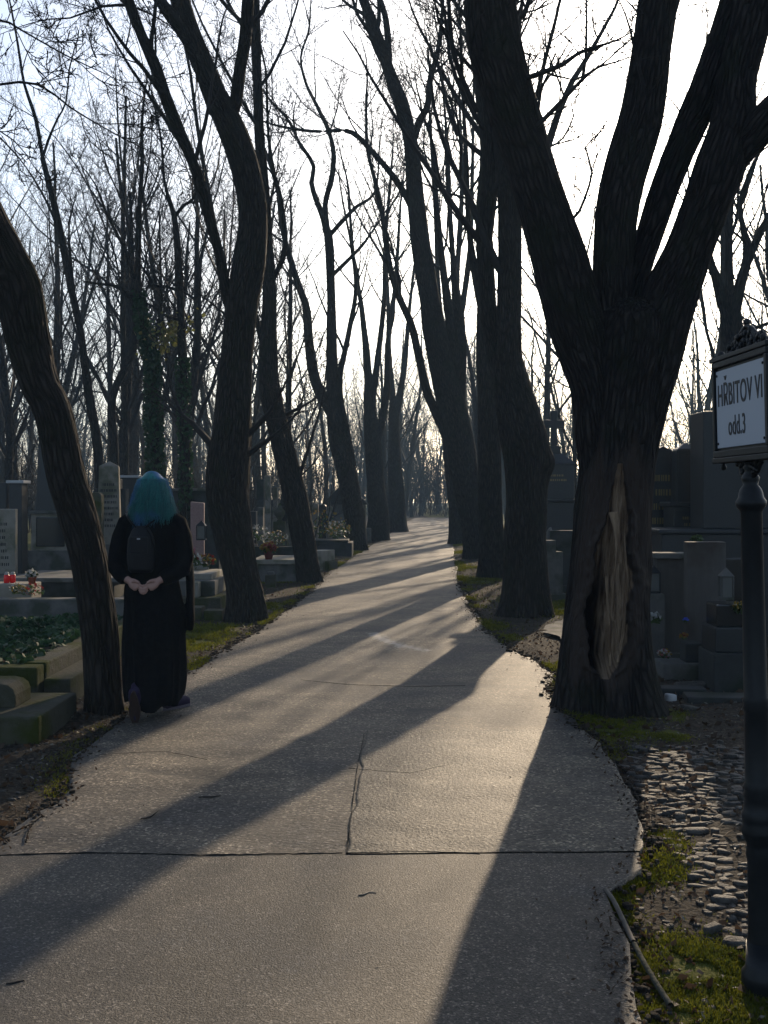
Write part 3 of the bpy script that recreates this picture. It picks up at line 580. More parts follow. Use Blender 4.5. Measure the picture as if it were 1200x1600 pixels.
hero('straight grey tree between the thin tree and the ivy-covered one', 25, [(180, 800, 16), (178, 700, 14), (176, 620, 13), (210, 540, 12), (208, 460, 9), (206, 380, 7), (203, 300, 5)],
     [[(206, 420, 4), (196, 330, 3), (170, 270, 3), (150, 200, 2)], [(206, 400, 4), (225, 340, 3), (250, 280, 2)]], 43, GW, sides=12, step=.3, flare=.1, t0l=.1)
ivt = hero('tree wrapped in dark green ivy above the head of the person in black', 20, [(243, 830, 18), (242, 740, 17), (240, 660, 16), (239, 600, 16), (238, 560, 15), (222, 500, 13), (216, 450, 12), (216, 380, 10), (217, 337, 9), (222, 262, 7), (222, 187, 5), (230, 120, 3)],
     [[(222, 500, 8), (205, 470, 7), (190, 450, 6), (165, 445, 5), (130, 440, 3)], [(220, 470, 7), (200, 400, 6), (185, 370, 5), (165, 330, 4), (150, 290, 3), (128, 260, 2)], [(240, 570, 8), (245, 520, 6), (252, 470, 5), (250, 400, 4), (249, 330, 3)], [(217, 330, 4), (232, 260, 3), (240, 180, 2)]], 44, GW, sides=14, step=.2, flare=.1, t0l=.1)
hero('upright tree with crooked side branches just left of the thick left row trunk', 20, [(291, 800, 18), (290, 740, 17), (287, 650, 16), (285, 560, 15), (281, 450, 12), (277, 380, 11), (272, 337, 9), (262, 305, 7)],
     [[(264, 310, 6), (256, 280, 5), (252, 220, 4), (236, 140, 3)], [(272, 340, 6), (288, 320, 6), (302, 310, 5), (318, 270, 3), (330, 240, 2)], [(280, 455, 6), (260, 448, 5), (240, 445, 5), (228, 425, 4), (200, 390, 2)], [(284, 500, 6), (262, 495, 5), (238, 478, 4), (200, 460, 3)]],
     45, GW, sides=14, step=.2, flare=.1, t0l=.1)
hero('wide forking tree rising behind the sign and the right hand monuments', 19, [(1148, 830, 44), (1146, 700, 38), (1146, 600, 36), (1144, 520, 36), (1142, 490, 34)],
     [[(1140, 510, 18), (1128, 470, 17), (1118, 430, 15), (1108, 400, 12), (1120, 350, 8), (1128, 300, 6), (1126, 220, 4)],
      [(1142, 500, 16), (1139, 430, 14), (1139, 350, 13), (1145, 290, 10), (1158, 240, 8), (1170, 150, 5)],
      [(1146, 500, 20), (1155, 450, 18), (1168, 400, 15), (1160, 350, 10), (1156, 320, 9), (1168, 280, 8), (1190, 230, 5)],
      [(1166, 415, 14), (1180, 380, 14), (1200, 340, 12), (1230, 290, 9)], [(1150, 520, 8), (1175, 515, 7), (1200, 505, 6), (1240, 490, 5)]],
     46, GW, sides=24, step=.15, flare=.1, t0l=.15)
hero('slim tree growing just right of the stone cross monument', 30, [(897, 800, 8), (898, 700, 7), (895, 600, 6), (898, 500, 5), (890, 420, 4)], [[(896, 540, 4), (875, 470, 3), (850, 430, 3), (830, 350, 2)], [(897, 500, 4), (910, 430, 4), (925, 360, 3)]], 47, GW, sides=10, step=.3, flare=.1, t0l=.1)

# background prototypes
def proto(seed, H, r, spread=1.0):
    rng = random.Random(seed); n = 12; pts = [np.zeros(3)]; d = np.array([rng.gauss(0, .08), rng.gauss(0, .08), 1]); rad = [r]
    pts[0][2] = -.1
    for i in range(n):
        d = d+np.array([rng.gauss(0, .05), rng.gauss(0, .05), .03]); d /= np.linalg.norm(d); pts.append(pts[-1]+d*H*.85/n); rad.append(r*(1-(i+1)/n*.82))
    pts = np.array(pts); rad = np.array(rad); T = Tubes(); T.add(pts, rad)
    trm = T.mesh('trunk', 9)
    T = Tubes(); c = dict(CF); c['n'] = [15, 7, 6, 4, 0]; c['len'] = [.5*spread, .48, .45, .42, .4]
    children(T, pts, rad, H, 0, rng, c, .22); cm = T.mesh('crown', 3)
    trm.materials.append(M['bark2']); cm.materials.append(M['twig'])
    e = bpy.data.objects.new('bare_tree', None); tag(e, cat='tree')
    a = bpy.data.objects.new('trunk', trm); b = bpy.data.objects.new('crown', cm); return e, a, b
PROT = [proto(100, 15, .20), proto(101, 17, .16, .8), proto(102, 13, .22, 1.2), proto(103, 16, .18, .9), proto(104, 18, .24, 1.0)]
first = [True]*5
def place(k, x, y, s, label, group, name='bare_tree', rz=None):
    e0, a0, b0 = PROT[k]; e = e0.copy(); a = a0.copy(); b = b0.copy()
    for o in (e, a, b): COL.objects.link(o)
    e.name = name; a.parent = e; b.parent = e; a.name = 'trunk'; b.name = 'crown'
    e.location = (x, y, 0); e.rotation_euler = (0, 0, random.uniform(0, 6.28) if rz is None else rz); e.scale = (s, s, s)
    e['label'] = label; e['group'] = group
rg = random.Random(77); pts_ = []
def spot(xr, yr, dmin):
    for _ in range(60):
        y = rg.uniform(*yr); x = rg.uniform(*xr)*y
        if .135 < x/y < .19 and y < 42: continue
        if all((x-a)**2+(y-b)**2 > dmin**2 for a, b in pts_): pts_.append((x, y)); return x, y
    return None
for i, (x, y) in enumerate([(2.75, 42), (3.2, 50), (3.7, 59), (4.5, 68), (5.4, 78), (6.6, 88)]):
    place(i % 5, x+1.0, y, .9, 'hazy tree of the right row far down the avenue', 'far trees of the right row'); pts_.append((x+1, y))
for i, (x, y) in enumerate([(.95, 55), (1.3, 63), (1.9, 72), (2.8, 82), (3.8, 92)]):
    place((i+2) % 5, x-.6, y, .9, 'hazy tree of the left row far down the avenue', 'far trees of the left row'); pts_.append((x-.6, y))
for n, xr, yr, dm, lab, grp in [(34, (-.42, -.085), (26, 55), 2.2, 'bare tree in the wood behind the left graves', 'trees of the wood left of the avenue'),
                           (34, (-.42, .0), (55, 110), 3.0, 'distant bare tree at the back of the left wood', 'distant trees of the left wood'),
                           (20, (.14, .42), (26, 55), 3.4, 'bare tree in the wood behind the right monuments', 'trees of the wood right of the avenue'),
                           (34, (.10, .42), (48, 110), 3.0, 'distant bare tree at the back of the right wood', 'distant trees of the right wood'),
                           (22, (.0, .12), (84, 125), 2.2, 'faint tree closing the view at the end of the avenue', 'trees at the end of the avenue')]:
    for _ in range(n):
        s = spot(xr, yr, dm)
        if s: place(rg.randrange(5), s[0], s[1], rg.uniform(.7, 1.05), lab, grp)
# shrubs
def shrub_proto(seed):
    rng = random.Random(seed); T = Tubes(); c = dict(CF); c['seg'] = [6, 6, 5, 4, 3]; c['max'] = 3
    for i in range(11):
        a = rng.uniform(0, 6.28); d = np.array([math.cos(a)*.5, math.sin(a)*.5, 1.]); d /= np.linalg.norm(d)
        grow(T, np.array([math.cos(a)*.2, math.sin(a)*.2, 0]), d, rng.uniform(2.2, 3.6), .025, 1, rng, c)
    me = T.mesh('shrub', 3); me.materials.append(M['twig']); return me
SHM = [shrub_proto(5), shrub_proto(6)]
for i in range(46):
    left = i < 28; y = rg.uniform(24, 75); x = y*(rg.uniform(-.40, -.07) if left else rg.uniform(.2, .42))
    o = bpy.data.objects.new('shrub', SHM[i % 2]); COL.objects.link(o); o.location = (x, y, 0); o.rotation_euler.z = rg.uniform(0, 6); s = rg.uniform(.8, 1.5); o.scale = (s, s, s)
    tag(o, 'leafless thicket shrub under the trees %s of the avenue' % ('left' if left else 'right'), 'shrub', 'leafless shrubs %s of the avenue' % ('left' if left else 'right'))

T = Tubes(); rf = random.Random(55); cfw = dict(CF); cfw['max'] = 3; cfw['n'] = [9, 5, 4, 0, 0]; cfw['seg'] = [7, 5, 4, 3, 3]; cfw['rmin'] = .02
for i in range(230):
    yy = rf.uniform(112, 170); xx = rf.uniform(-.42, .42)*yy
    grow(T, np.array([xx, yy, -.2]), np.array([rf.gauss(0, .08), 0, 1.]), rf.uniform(9, 15), .16, 0, rf, cfw)
for i in range(1000):
    yy = rf.uniform(84, 150); xx = (rf.uniform(-.42, .42) if i < 640 else rf.uniform(-.03, .12))*yy
    grow(T, np.array([xx, yy, -.2]), np.array([rf.gauss(0, .25), 0, 1.]), rf.uniform(2.5, 6) if i < 640 else rf.uniform(3, 8), .05, 1, rf, cfw)
tag(link('far_wood', T.mesh('far_wood', 3), M['twig']), kind='stuff')
T = Tubes(); cfw['rmin'] = .008
for i in range(420):
    left = rf.random() < .6; yy = rf.uniform(38, 100); xx = yy*(rf.uniform(-.40, -.06) if left else rf.uniform(.20, .42))
    if XL(yy)-2.5 < xx < XR(yy)+2.5: continue
    grow(T, np.array([xx, yy, -.1]), np.array([rf.gauss(0, .35), 0, 1.]), rf.uniform(2, 4.5), .03, 1, rf, cfw)
tag(link('undergrowth', T.mesh('undergrowth', 3), M['twig']), kind='stuff')

# haze
bpy.ops.mesh.primitive_cube_add(size=1, location=(0, 140, 14)); hz = bpy.context.object; hz.name = 'haze'; hz.scale = (640, 380, 32); tag(hz, kind='stuff')
hm = bpy.data.materials.new('haze'); hm.use_nodes = True; n_ = hm.node_tree.nodes; n_.remove(n_['Principled BSDF']); pv = n_.new('ShaderNodeVolumePrincipled')
pv.inputs['Color'].default_value = (.5, .75, 1, 1); pv.inputs['Density'].default_value = .0013; pv.inputs['Anisotropy'].default_value = .15
hm.node_tree.links.new(pv.outputs[0], n_['Material Output'].inputs['Volume']); hz.data.materials.append(hm)

# ================================================================ monuments
def prism(name, outline, y0, y1, m, parent, bev=.012, smooth=False):
    bm = bmesh.new(); f = [bm.verts.new((x, y0, z)) for x, z in outline]; g = [bm.verts.new((x, y1, z)) for x, z in outline]; n = len(f)
    bm.faces.new(f); bm.faces.new(g[::-1])
    for i in range(n): bm.faces.new((f[i], g[i], g[(i+1) % n], f[(i+1) % n]))
    bmesh.ops.recalc_face_normals(bm, faces=bm.faces)
    if bev: bmesh.ops.bevel(bm, geom=[e for e in bm.edges if e.calc_face_angle(0) > .5], offset=bev, segments=2, affect='EDGES', profile=.6)
    me = bpy.data.meshes.new(name); bm.to_mesh(me); bm.free(); return link(name, me, m, parent)
def bx(name, x0, x1, y0, y1, z0, z1, m, parent, bev=.012, tp=0):
    return prism(name, [(x0, z0), (x1, z0), (x1-tp, z1), (x0+tp, z1)], y0, y1, m, parent, bev)
def frustum(name, w0, d0, w1, d1, z0, z1, peak, m, parent, bev=.01, cx=0, cy=0):
    bm = bmesh.new(); r = []
    for (w_, d_, z) in ((w0, d0, z0), (w1, d1, z1)): r.append([bm.verts.new((cx+sx*w_/2, cy+sy*d_/2, z)) for sx, sy in ((-1, -1), (1, -1), (1, 1), (-1, 1))])
    bm.faces.new(r[0][::-1])
    for i in range(4): bm.faces.new((r[0][i], r[0][(i+1) % 4], r[1][(i+1) % 4], r[1][i]))
    if peak:
        a = bm.verts.new((cx, cy, z1+peak))
        for i in range(4): bm.faces.new((r[1][i], r[1][(i+1) % 4], a))
    else: bm.faces.new(r[1])
    bmesh.ops.recalc_face_normals(bm, faces=bm.faces)
    if bev: bmesh.ops.bevel(bm, geom=bm.edges[:], offset=bev, segments=2, affect='EDGES')
    me = bpy.data.meshes.new(name); bm.to_mesh(me); bm.free(); return link(name, me, m, parent)
def lathe(name, prof, m, parent=None, n=24, origin=(0, 0, 0)):
    V = []; Q = []
    for r, z in prof:
        for k in range(n): a = 2*math.pi*k/n; V.append((origin[0]+r*math.cos(a), origin[1]+r*math.sin(a), origin[2]+z))
    for i in range(len(prof)-1):
        for k in range(n): Q.append((i*n+k, i*n+(k+1) % n, (i+1)*n+(k+1) % n, (i+1)*n+k))
    return link(name, mesh_np(name, V, Q), m, parent, smooth=True)
def top(kind, w, z0, z1):
    h = w/2
    if kind == 'flat': return [(-h, z0), (h, z0), (h, z1), (-h, z1)]
    if kind == 'peak': return [(-h, z0), (h, z0), (h, z1-.25*w), (0, z1), (-h, z1-.25*w)]
    if kind == 'shoulder': return [(-h, z0), (h, z0), (h, z1-.3*w), (h*.6, z1-.3*w), (h*.6, z1), (-h*.6, z1), (-h*.6, z1-.3*w), (-h, z1-.3*w)]
    if kind == 'round': return [(-h, z0), (h, z0), (h, z1-h*.7)]+[(h*math.cos(a), z1-h*.7+h*.7*math.sin(a)) for a in [math.pi*k/10 for k in range(1, 10)]]+[(-h, z1-h*.7)]
    if kind == 'slope': return [(-h, z0), (h, z0), (h, z1-.1*w), (-h, z1)]
def engrave(e, w, z0, z1, y, m, rows=6, seed=0):
    r = random.Random(seed); bm = bmesh.new()
    for i in range(rows):
        z = z1-(z1-z0)*(i+.5)/rows; lw = w*r.uniform(.45, .8); x = -lw/2; hh = (z1-z0)/rows*.22
        while x < lw/2:
            g = r.uniform(.012, .022)
            vs = [bm.verts.new((a, y, b)) for a, b in ((x, z-hh), (x+g, z-hh), (x+g, z+hh), (x, z+hh))]; bm.faces.new(vs); x += g+r.uniform(.006, .02)
    me = bpy.data.meshes.new('inscription'); bm.to_mesh(me); bm.free(); return link('inscription', me, m, e)
def stone(label, x0, x1, yt, d, m='stone', kind='flat', dep=.18, rz=0, pl=.12, plm=None, cap=None, kerb=0, ins=None, cat='gravestone', name='gravestone', group=None, face=0):
    w_ = (x1-x0)/F*d; cx = ((x0+x1)/2-600)/F*d; h = CH+(HY-yt)/F*d
    e = empty(name, (cx, d+dep/2, gzs(cx, d)), label, cat, group); e.rotation_euler.z = rz
    if pl: bx('plinth', -w_/2-.07, w_/2+.07, -dep/2-.07, dep/2+.07, -.1, pl, M[plm or m], e)
    prism('headstone', top(kind, w_, pl-.002, h-(.05 if cap else 0)), -dep/2, dep/2, M[m], e, .012)
    if cap: bx('cap', -w_/2-.04, w_/2+.04, -dep/2-.04, dep/2+.04, h-.052, h, M[cap], e)
    if kerb:
        kw = max(.8, w_+.3); km = M[plm or m]
        bx('kerb', -kw/2, -kw/2+.12, -kerb-dep/2, -dep/2-.08, -.1, .18, km, e); bx('kerb', kw/2-.12, kw/2, -kerb-dep/2, -dep/2-.08, -.1, .18, km, e)
        bx('kerb', -kw/2+.121, kw/2-.121, -kerb-dep/2+.01, -kerb-dep/2+.13, -.1, .175, km, e)
    if ins: engrave(e, w_, pl+(h-pl)*.25, pl+(h-pl)*.85, -dep/2-.003, M[ins], 7, int(x0))
    return e
def tiers(label, cx, cy, parts, rz=0, cat='tomb', name='tomb', group=None):
    e = empty(name, (cx, cy, gzs(cx, cy)), label, cat, group); e.rotation_euler.z = rz
    for (nm, x0, x1, y0, y1, z0, z1, m) in parts: bx(nm, x0, x1, y0, y1, z0, z1, M[m], e, .015)
    return e
def wx(x, d): return (x-600)/F*d
def wz(y, d): return CH+(HY-y)/F*d

# ---- left side
stone('pale inscribed gravestone at the left picture edge above the red candles', -40, 20, 795, 16, 'stone_w', 'flat', .25, R(12), ins='inscr')
d = 19; e = tiers('tall dark pillar monument on a grey stepped base behind the leaning tree', wx(80, d), d+.3, [
    ('base', -.42, .42, -.4, .4, -.1, .55, 'stone'), ('plinth', -.36, .36, -.34, .34, .548, 1.22, 'stone_w'), ('panel', -.26, .26, -.352, -.335, .62, 1.16, 'granite_b'),
    ('ledge', -.40, .40, -.38, .38, 1.218, 1.28, 'stone')], cat='monument', name='monument'); frustum('shaft', .58, .56, .50, .48, 1.278, 2.62, .08, M['granite_d'], e)
stone('dark unlettered slab at the left picture edge behind the pale inscribed stone', -30, 10, 752, 18.5, 'granite_d', 'flat', .3)
stone('narrow dark gravestone with a white top beside the pale inscribed one', 14, 34, 748, 17.5, 'granite_d', 'flat', .3, 0, cap='white_p')
d = 20; e = tiers('slim obelisk with a peaked top left of the person in black', wx(171, d), d, [('base', -.36, .36, -.36, .36, -.1, .3, 'stone_d'), ('plinth', -.28, .28, -.28, .28, .298, .6, 'stone')], cat='obelisk', name='obelisk', rz=R(10))
frustum('shaft', .44, .42, .36, .34, .598, 2.1, .10, M['stone_w'], e); engrave(e, .4, .9, 1.8, -.213, M['inscr'], 8, 4)
e = stone('dark cross-armed monument hidden behind the slim obelisk', 146, 196, 748, 21.5, 'stone_d', 'shoulder', .3)
stone('dark slab with a white top just left of the blue-green hair', 188, 214, 741, 23, 'granite_d', 'flat', .3, 0, cap='white_p')
stone('low mossy gravestone between the leaning trunk and the slim obelisk', 140, 158, 768, 18.5, 'stone_m', 'round', .2)
d = 16.2; e = stone('pink granite gravestone beside the thick trunk of the second left tree', 296, 317, 781, d, 'pink', 'slope', .25, R(8), pl=.5, plm='stone_w')
stone('wide dark tomb wall behind the person in black', 268, 342, 762, 20, 'stone_d', 'flat', .5, 0, cap='stone', cat='tomb wall', name='tomb_wall')
tiers('stepped stone tomb with a pale front block beside the person in black', wx(305, 14), 14.2, [
    ('slab', -.55, .42, -.7, .9, -.1, .22, 'stone_m'), ('step', -.55, .30, -.4, .9, .218, .42, 'stone'), ('block', -.05, .12, -.62, -.42, .218, .42, 'stone_w'), ('cover_slab', -.5, .22, -.2, .8, .418, .50, 'stone_w')])
tiers('mossy edging blocks in front of the stepped stone tomb', wx(318, 13), 13.0, [('block', -.3, .0, -.15, .15, -.1, .16, 'stone_m'), ('block', .02, .25, -.12, .14, -.1, .12, 'stone_m')], cat='edging', name='stone_edging')
tiers('pale slab tomb carrying the red flower bowl', wx(432, 18.6), 19.2, [('base', -.42, .40, -.5, .9, -.1, .34, 'stone'), ('cover_slab', -.46, .44, -.56, .95, .338, .42, 'stone_w'), ('step', .44, .54, -.3, .6, -.1, .3, 'stone_w')])
tiers('small mossy block on the ground before the pale slab tomb', wx(423, 17.6), 17.6, [('block', -.09, .09, -.08, .08, -.1, .22, 'stone_m'), ('cap', -.06, .06, -.05, .05, .218, .27, 'stone')], cat='stone block', name='stone_block')
tiers('long dark grave kerb with flowers between the second and third left trees', wx(425, 23), 23.5, [('kerb', -.7, .7, -.5, -.3, -.1, .42, 'stone_d'), ('kerb', -.7, -.5, -.299, 1, -.1, .42, 'stone_d'), ('kerb', .5, .7, -.299, 1, -.1, .42, 'stone_d'), ('bed', -.498, .498, -.298, 1, -.1, .36, 'leafg')], cat='grave', name='grave')
for a in [('pair of tall pale steles, left one, between the second and third left trees', 401, 412, 748, 27, 'stone_d', 'flat'), ('tall pale stele with a pointed top behind the flowered kerb', 413, 422, 741, 28, 'stone_w', 'peak'), ('slender warm stele beside the tall pointed one', 426, 433, 760, 28.5, 'stone_w', 'flat'),
          ('low pale gravestone below the tall steles', 402, 411, 792, 25, 'stone', 'flat'), ('blackish gravestone on the left of the steles', 388, 400, 798, 26, 'granite_d', 'flat')]:
    stone(a[0], *a[1:5], a[5], a[6], .3)
d = 25; e = tiers('mossy urn pedestal right of the pale steles', wx(437, d), d, [('base', -.2, .2, -.2, .2, -.1, .5, 'stone_m'), ('plinth', -.14, .14, -.14, .14, .498, .95, 'stone_m')], cat='pedestal', name='pedestal'); lathe('urn', [(.0, .95), (.08, .95), (.05, 1.0), (.13, 1.12), (.13, 1.2), (.06, 1.28), (.03, 1.36), (0, 1.4)], M['stone_m'], e)
for a in [('pale gravestone just right of the third left tree', 487, 497, 786, 30, 'stone_w', 'flat'), ('black stele with a small cross between the third and fourth left trees', 498, 510, 787, 33, 'granite_d', 'round'), ('sunlit narrow stele left of the blue-grey tomb', 512, 519, 789, 34, 'stone_w', 'peak')]:
    stone(a[0], *a[1:5], a[5], a[6], .3)
d = 36; e = tiers('large blue-grey tomb with a sloping roof behind the fourth left tree', wx(540, d), d, [('wall', -.7, .7, -.5, .8, -.1, 1.3, 'stone'), ('step', -1.1, .9, -.9, -.502, -.1, .5, 'stone')], cat='tomb'); prism('roof', [(-.8, 1.298), (.8, 1.298), (0, 2.1)], -.6, .9, M['stone_d'], e)
tiers('broken pale slab leaning at the foot of the third left tree', wx(503, 21.5), 22, [('slab', -.2, .12, -.3, .3, -.1, .42, 'stone_w'), ('block', .14, .24, -.2, .2, -.1, .2, 'stone_m')], cat='slab', name='broken_slab', rz=R(-25))
tiers('dark slab grave heaped with plants and a wreath', wx(520, 27), 27.5, [('base', -.9, .5, -.6, .8, -.1, .35, 'stone_d'), ('cover_slab', -.8, .4, -.5, .7, .348, .42, 'stone_d')], cat='grave', name='grave')
# near left graves
e = tiers('raised grave bed filled with ivy behind mossy kerbs', -3.45, 7.45, [('kerb', -1.3, .95, 0, .17, -.1, .29, 'stone_m'), ('kerb', .79, .96, .172, 3.1, -.1, .30, 'stone_m'), ('kerb', -1.3, .788, 2.95, 3.1, -.1, .28, 'stone_m'), ('step', .962, 1.16, .1, 1.5, -.1, .19, 'stone_m')], cat='grave', name='grave')
bx('soil', -1.3, .786, .174, 2.946, -.1, .24, M['leafm'], e)
e = tiers('low kerbed slab with a round-shouldered stone in the bottom left corner', -2.7, 6.4, [('cover_slab', -.9, .58, -.05, .75, -.1, .19, 'stone_m')], cat='grave', name='grave')
prism('headstone', [(-.8, .188), (.34, .188), (.34, .27), (.325, .31), (.29, .335), (.24, .345), (-.8, .345)], .22, .52, M['stone_m'], e)
tiers('long pale kerb crossing behind the ivy bed', -5.2, 12.4, [('kerb', -3, 2.15, 0, .25, -.1, .30, 'stone'), ('kerb', 1.95, 2.15, .252, 2.0, -.1, .30, 'stone_d')], cat='kerb', name='grave_kerb')
tiers('low dark tomb slab before the tall pillar monument', wx(90, 15), 14.6, [('base', -1.2, 1.0, -.3, 1.3, -.1, .34, 'stone_d'), ('cover_slab', -.5, 1.05, -.34, 1.2, .338, .40, 'stone')])
tiers('pale ledge stone carrying the red candles', wx(24, 13.3), 13.4, [('block', -.5, .22, -.15, .25, -.1, .39, 'stone_w')], cat='stone ledge', name='stone_ledge')
tiers('ivy-green low slab between the leaning tree and the person in black', wx(192, 15.5), 16.0, [('base', -.5, .6, -.6, 1, -.1, .3, 'stone_d'), ('cover_slab', -.45, .55, -.55, .9, .298, .38, 'stone')])

# ---- right side
d = 19; cx = wx(871, d); e = tiers('tall dark stepped monument topped by a stone cross behind the second right tree', cx, d+.4, [
    ('base', -.62, .62, -.5, .5, -.1, .25, 'stone'), ('plinth', -.50, .50, -.42, .42, .248, .72, 'granite_d'), ('die', -.38, .38, -.34, .34, .718, 1.42, 'granite_d'), ('ledge', -.44, .44, -.4, .4, 1.418, 1.47, 'granite_d'),
    ('shaft', -.33, .33, -.29, .29, 1.468, 2.12, 'granite_d')], cat='monument', name='cross_monument')
frustum('roof', .74, .66, .26, .26, 2.118, 2.32, 0, M['granite_d'], e); bx('plinth', -.11, .11, -.11, .11, 2.318, 2.46, M['granite_d'], e)
engrave(e, .5, 1.78, 1.95, -.293, M['inscr_g'], 2, 3)
z0 = 2.458; z1 = wz(640, d)-gzs(cx, d)-.0; za = wz(667, d); zb = wz(655, d); a = .065; L_ = .19
prism('cross', [(-a, z0), (a, z0), (a*.85, za), (L_-.03, za-.01), (L_, za+.0), (L_, zb), (L_-.03, zb+.01), (a*.85, zb), (a*1.15, z1-.03), (a*.8, z1), (-a*.8, z1), (-a*1.15, z1-.03), (-a*.85, zb), (-L_+.03, zb+.01), (-L_, zb), (-L_, za), (-L_+.03, za-.01), (-a*.85, za)], -.055, .055, M['granite_d'], e, .012)
# rough rock stele
def rock(name, label, cat, c, sc, m, seed, group=None, sub=3, n=.25, parent=None):
    bm = bmesh.new(); bmesh.ops.create_icosphere(bm, subdivisions=sub, radius=1)
    V = np.array([v.co[:] for v in bm.verts]); f = 1+n*fbm(V*1.3+seed*3.1, 3)+n*.3*fbm(V*5+seed, 2)
    for v, k in zip(bm.verts, f): v.co = (v.co.x*k*sc[0], v.co.y*k*sc[1], v.co.z*k*sc[2])
    me = bpy.data.meshes.new(name); bm.to_mesh(me); bm.free(); o = link(name, me, m, parent, smooth=False); o.location = c
    if label: tag(o, label, cat, group)
    return o
d = 17.5; e = tiers('rough rounded rock gravestone on a pale base below the cross monument', wx(862, d), d, [('base', -.28, .28, -.25, .25, -.1, .12, 'stone_w')], cat='gravestone', name='gravestone')
rock('headstone', None, None, (-.02, 0, .52), (.13, .12, .50), M['stone'], 4, parent=e)

stone('dark peaked monument showing just right of the massive foreground trunk', 1012, 1062, 695, 12.6, 'granite_d', 'peak', .4, 0, ins='inscr_g', plm='granite_d', cat='monument', name='monument')
d = 12; e = tiers('black granite pillar with a pyramid top between two dark monuments', wx(1082, d), d+.3, [('base', -.34, .34, -.3, .3, -.1, .5, 'granite_d'), ('plinth', -.2, .24, -.22, .22, .498, 1.40, 'granite_d'), ('ledge', -.24, .28, -.26, .26, 1.398, 1.45, 'granite_d')], cat='monument', name='monument')
frustum('shaft', .27, .27, .25, .25, 1.448, 2.07, .09, M['granite_d'], e); engrave(e, .3, 1.15, 1.3, -.223, M['inscr_g'], 2, 9)
d = 11.2; e = tiers('broad tall dark tomb wall behind the street sign', wx(1180, d), d+.4, [('base', -1.0, 1.0, -.35, .5, -.1, 1.1, 'granite_d'), ('ledge', -1.04, 1.04, -.39, .5, 1.098, 1.15, 'granite_d'), ('wall', -.5, .75, -.2, .3, 1.148, 2.45, 'granite_d')], cat='tomb wall', name='tomb_wall')
stone('brown-grey low gravestone with a pale worn top right of the massive trunk', 1028, 1075, 862, 9.3, 'concrete_s', 'flat', .14, R(-4), cap='stone', plm='stone', kerb=.0)
stone('tall streaked grey gravestone slab right of the brown-grey one', 1074, 1135, 843, 8.9, 'concrete_s', 'flat', .12, R(3), pl=.05)
tiers('low grey grave holding orange and pink flowers', wx(1065, 8.8), 8.75, [('base', -.2, .16, -.12, .2, -.1, .13, 'stone'), ('step', .0, .15, -.08, .12, .128, .29, 'stone_d')], cat='grave', name='grave')
tiers('small grey pedestal under the glass lantern', wx(1026, 9.2), 9.3, [('pedestal', -.08, .08, -.08, .08, -.1, .66, 'stone')], cat='pedestal', name='pedestal')
e = tiers('black and grey stepped block right of the streaked slab', wx(1145, 8.2), 8.25, [('base', -.17, .21, -.12, .3, -.1, .30, 'stone_d'), ('step', -.15, .19, -.09, .28, .298, .50, 'granite_d'), ('block', -.13, .14, -.06, .22, .498, .68, 'granite_b')], cat='grave', name='grave')
stone('small black gravestone with a brown upright behind the clear lantern', 1132, 1162, 868, 9.6, 'granite_b', 'flat', .1, plm='granite_d')
tiers('broken flat slabs on the ground before the streaked gravestone', wx(1085, 7.9), 7.95, [('slab', -.5, .1, -.05, .12, -.02, .05, 'stone_d'), ('slab', -.1, .55, -.35, -.12, -.02, .045, 'stone_d')], cat='slab', name='broken_slab', rz=R(-6))
# distant plain stones
r2 = random.Random(3)
for i in range(34):
    left = i < 20; y = r2.uniform(24, 60)
    px = r2.uniform(395, 555) if (left and i < 12) else (r2.uniform(0, 340) if left else r2.uniform(1010, 1200) if i < 30 else r2.uniform(850, 895))
    y = max(y, 26) if left else r2.uniform(14, 34)
    if left and px > 395: y = r2.uniform(30, 60)
    if wx(px, y) > XL(y)-1.5 and left: continue
    hgt = r2.uniform(.8, 1.6); wd = r2.uniform(.5, .9)
    stone('weathered gravestone among many in the rows %s of the avenue' % ('left' if left else 'right'), px-wd*F/y/2, px+wd*F/y/2, HY-(hgt-CH)*F/y, y, r2.choice(['stone', 'stone_d', 'granite_d', 'stone_w']), r2.choice(['flat', 'peak', 'round', 'shoulder']), .2, R(r2.uniform(-12, 12)), group='far gravestones %s of the avenue' % ('left' if left else 'right'))

# ---- candles, lanterns, flowers
def candle(x, y, z, label, s=1.0):
    e = empty('grave_candle', (x, y, z), label, 'candle', 'red grave candles on the pale ledge')
    lathe('jar', [(0, 0), (.034*s, .0), (.038*s, .02), (.038*s, .10*s), (.03*s, .115*s), (0, .118*s)], M['red'], e, 14); lathe('lid', [(.031*s, .112*s), (.031*s, .13*s), (.02*s, .15*s), (0, .152*s)], M['whitef'], e, 12)
zc = .39+gzs(wx(24, 13.3), 13.4)
candle(wx(10.5, 13.4), 13.4, zc, 'red grave candle, left one of the two on the pale ledge', .95); candle(wx(19, 13.4), 13.42, zc, 'red grave candle, right one of the two on the pale ledge', .95)
def leafcloud(name, c, rad, n, size, m, parent=None, seed=0, flat=.5, shell=False):
    r = np.random.RandomState(seed); v = r.normal(size=(n, 3)); v /= np.linalg.norm(v, axis=1, keepdims=True); k = (r.uniform(.75, 1, (n, 1)) if shell else r.uniform(.1, 1, (n, 1))**.5)
    p = v*k*np.array(rad)+np.array(c); return leaves_at(name, p, size, m, parent, r, flat)
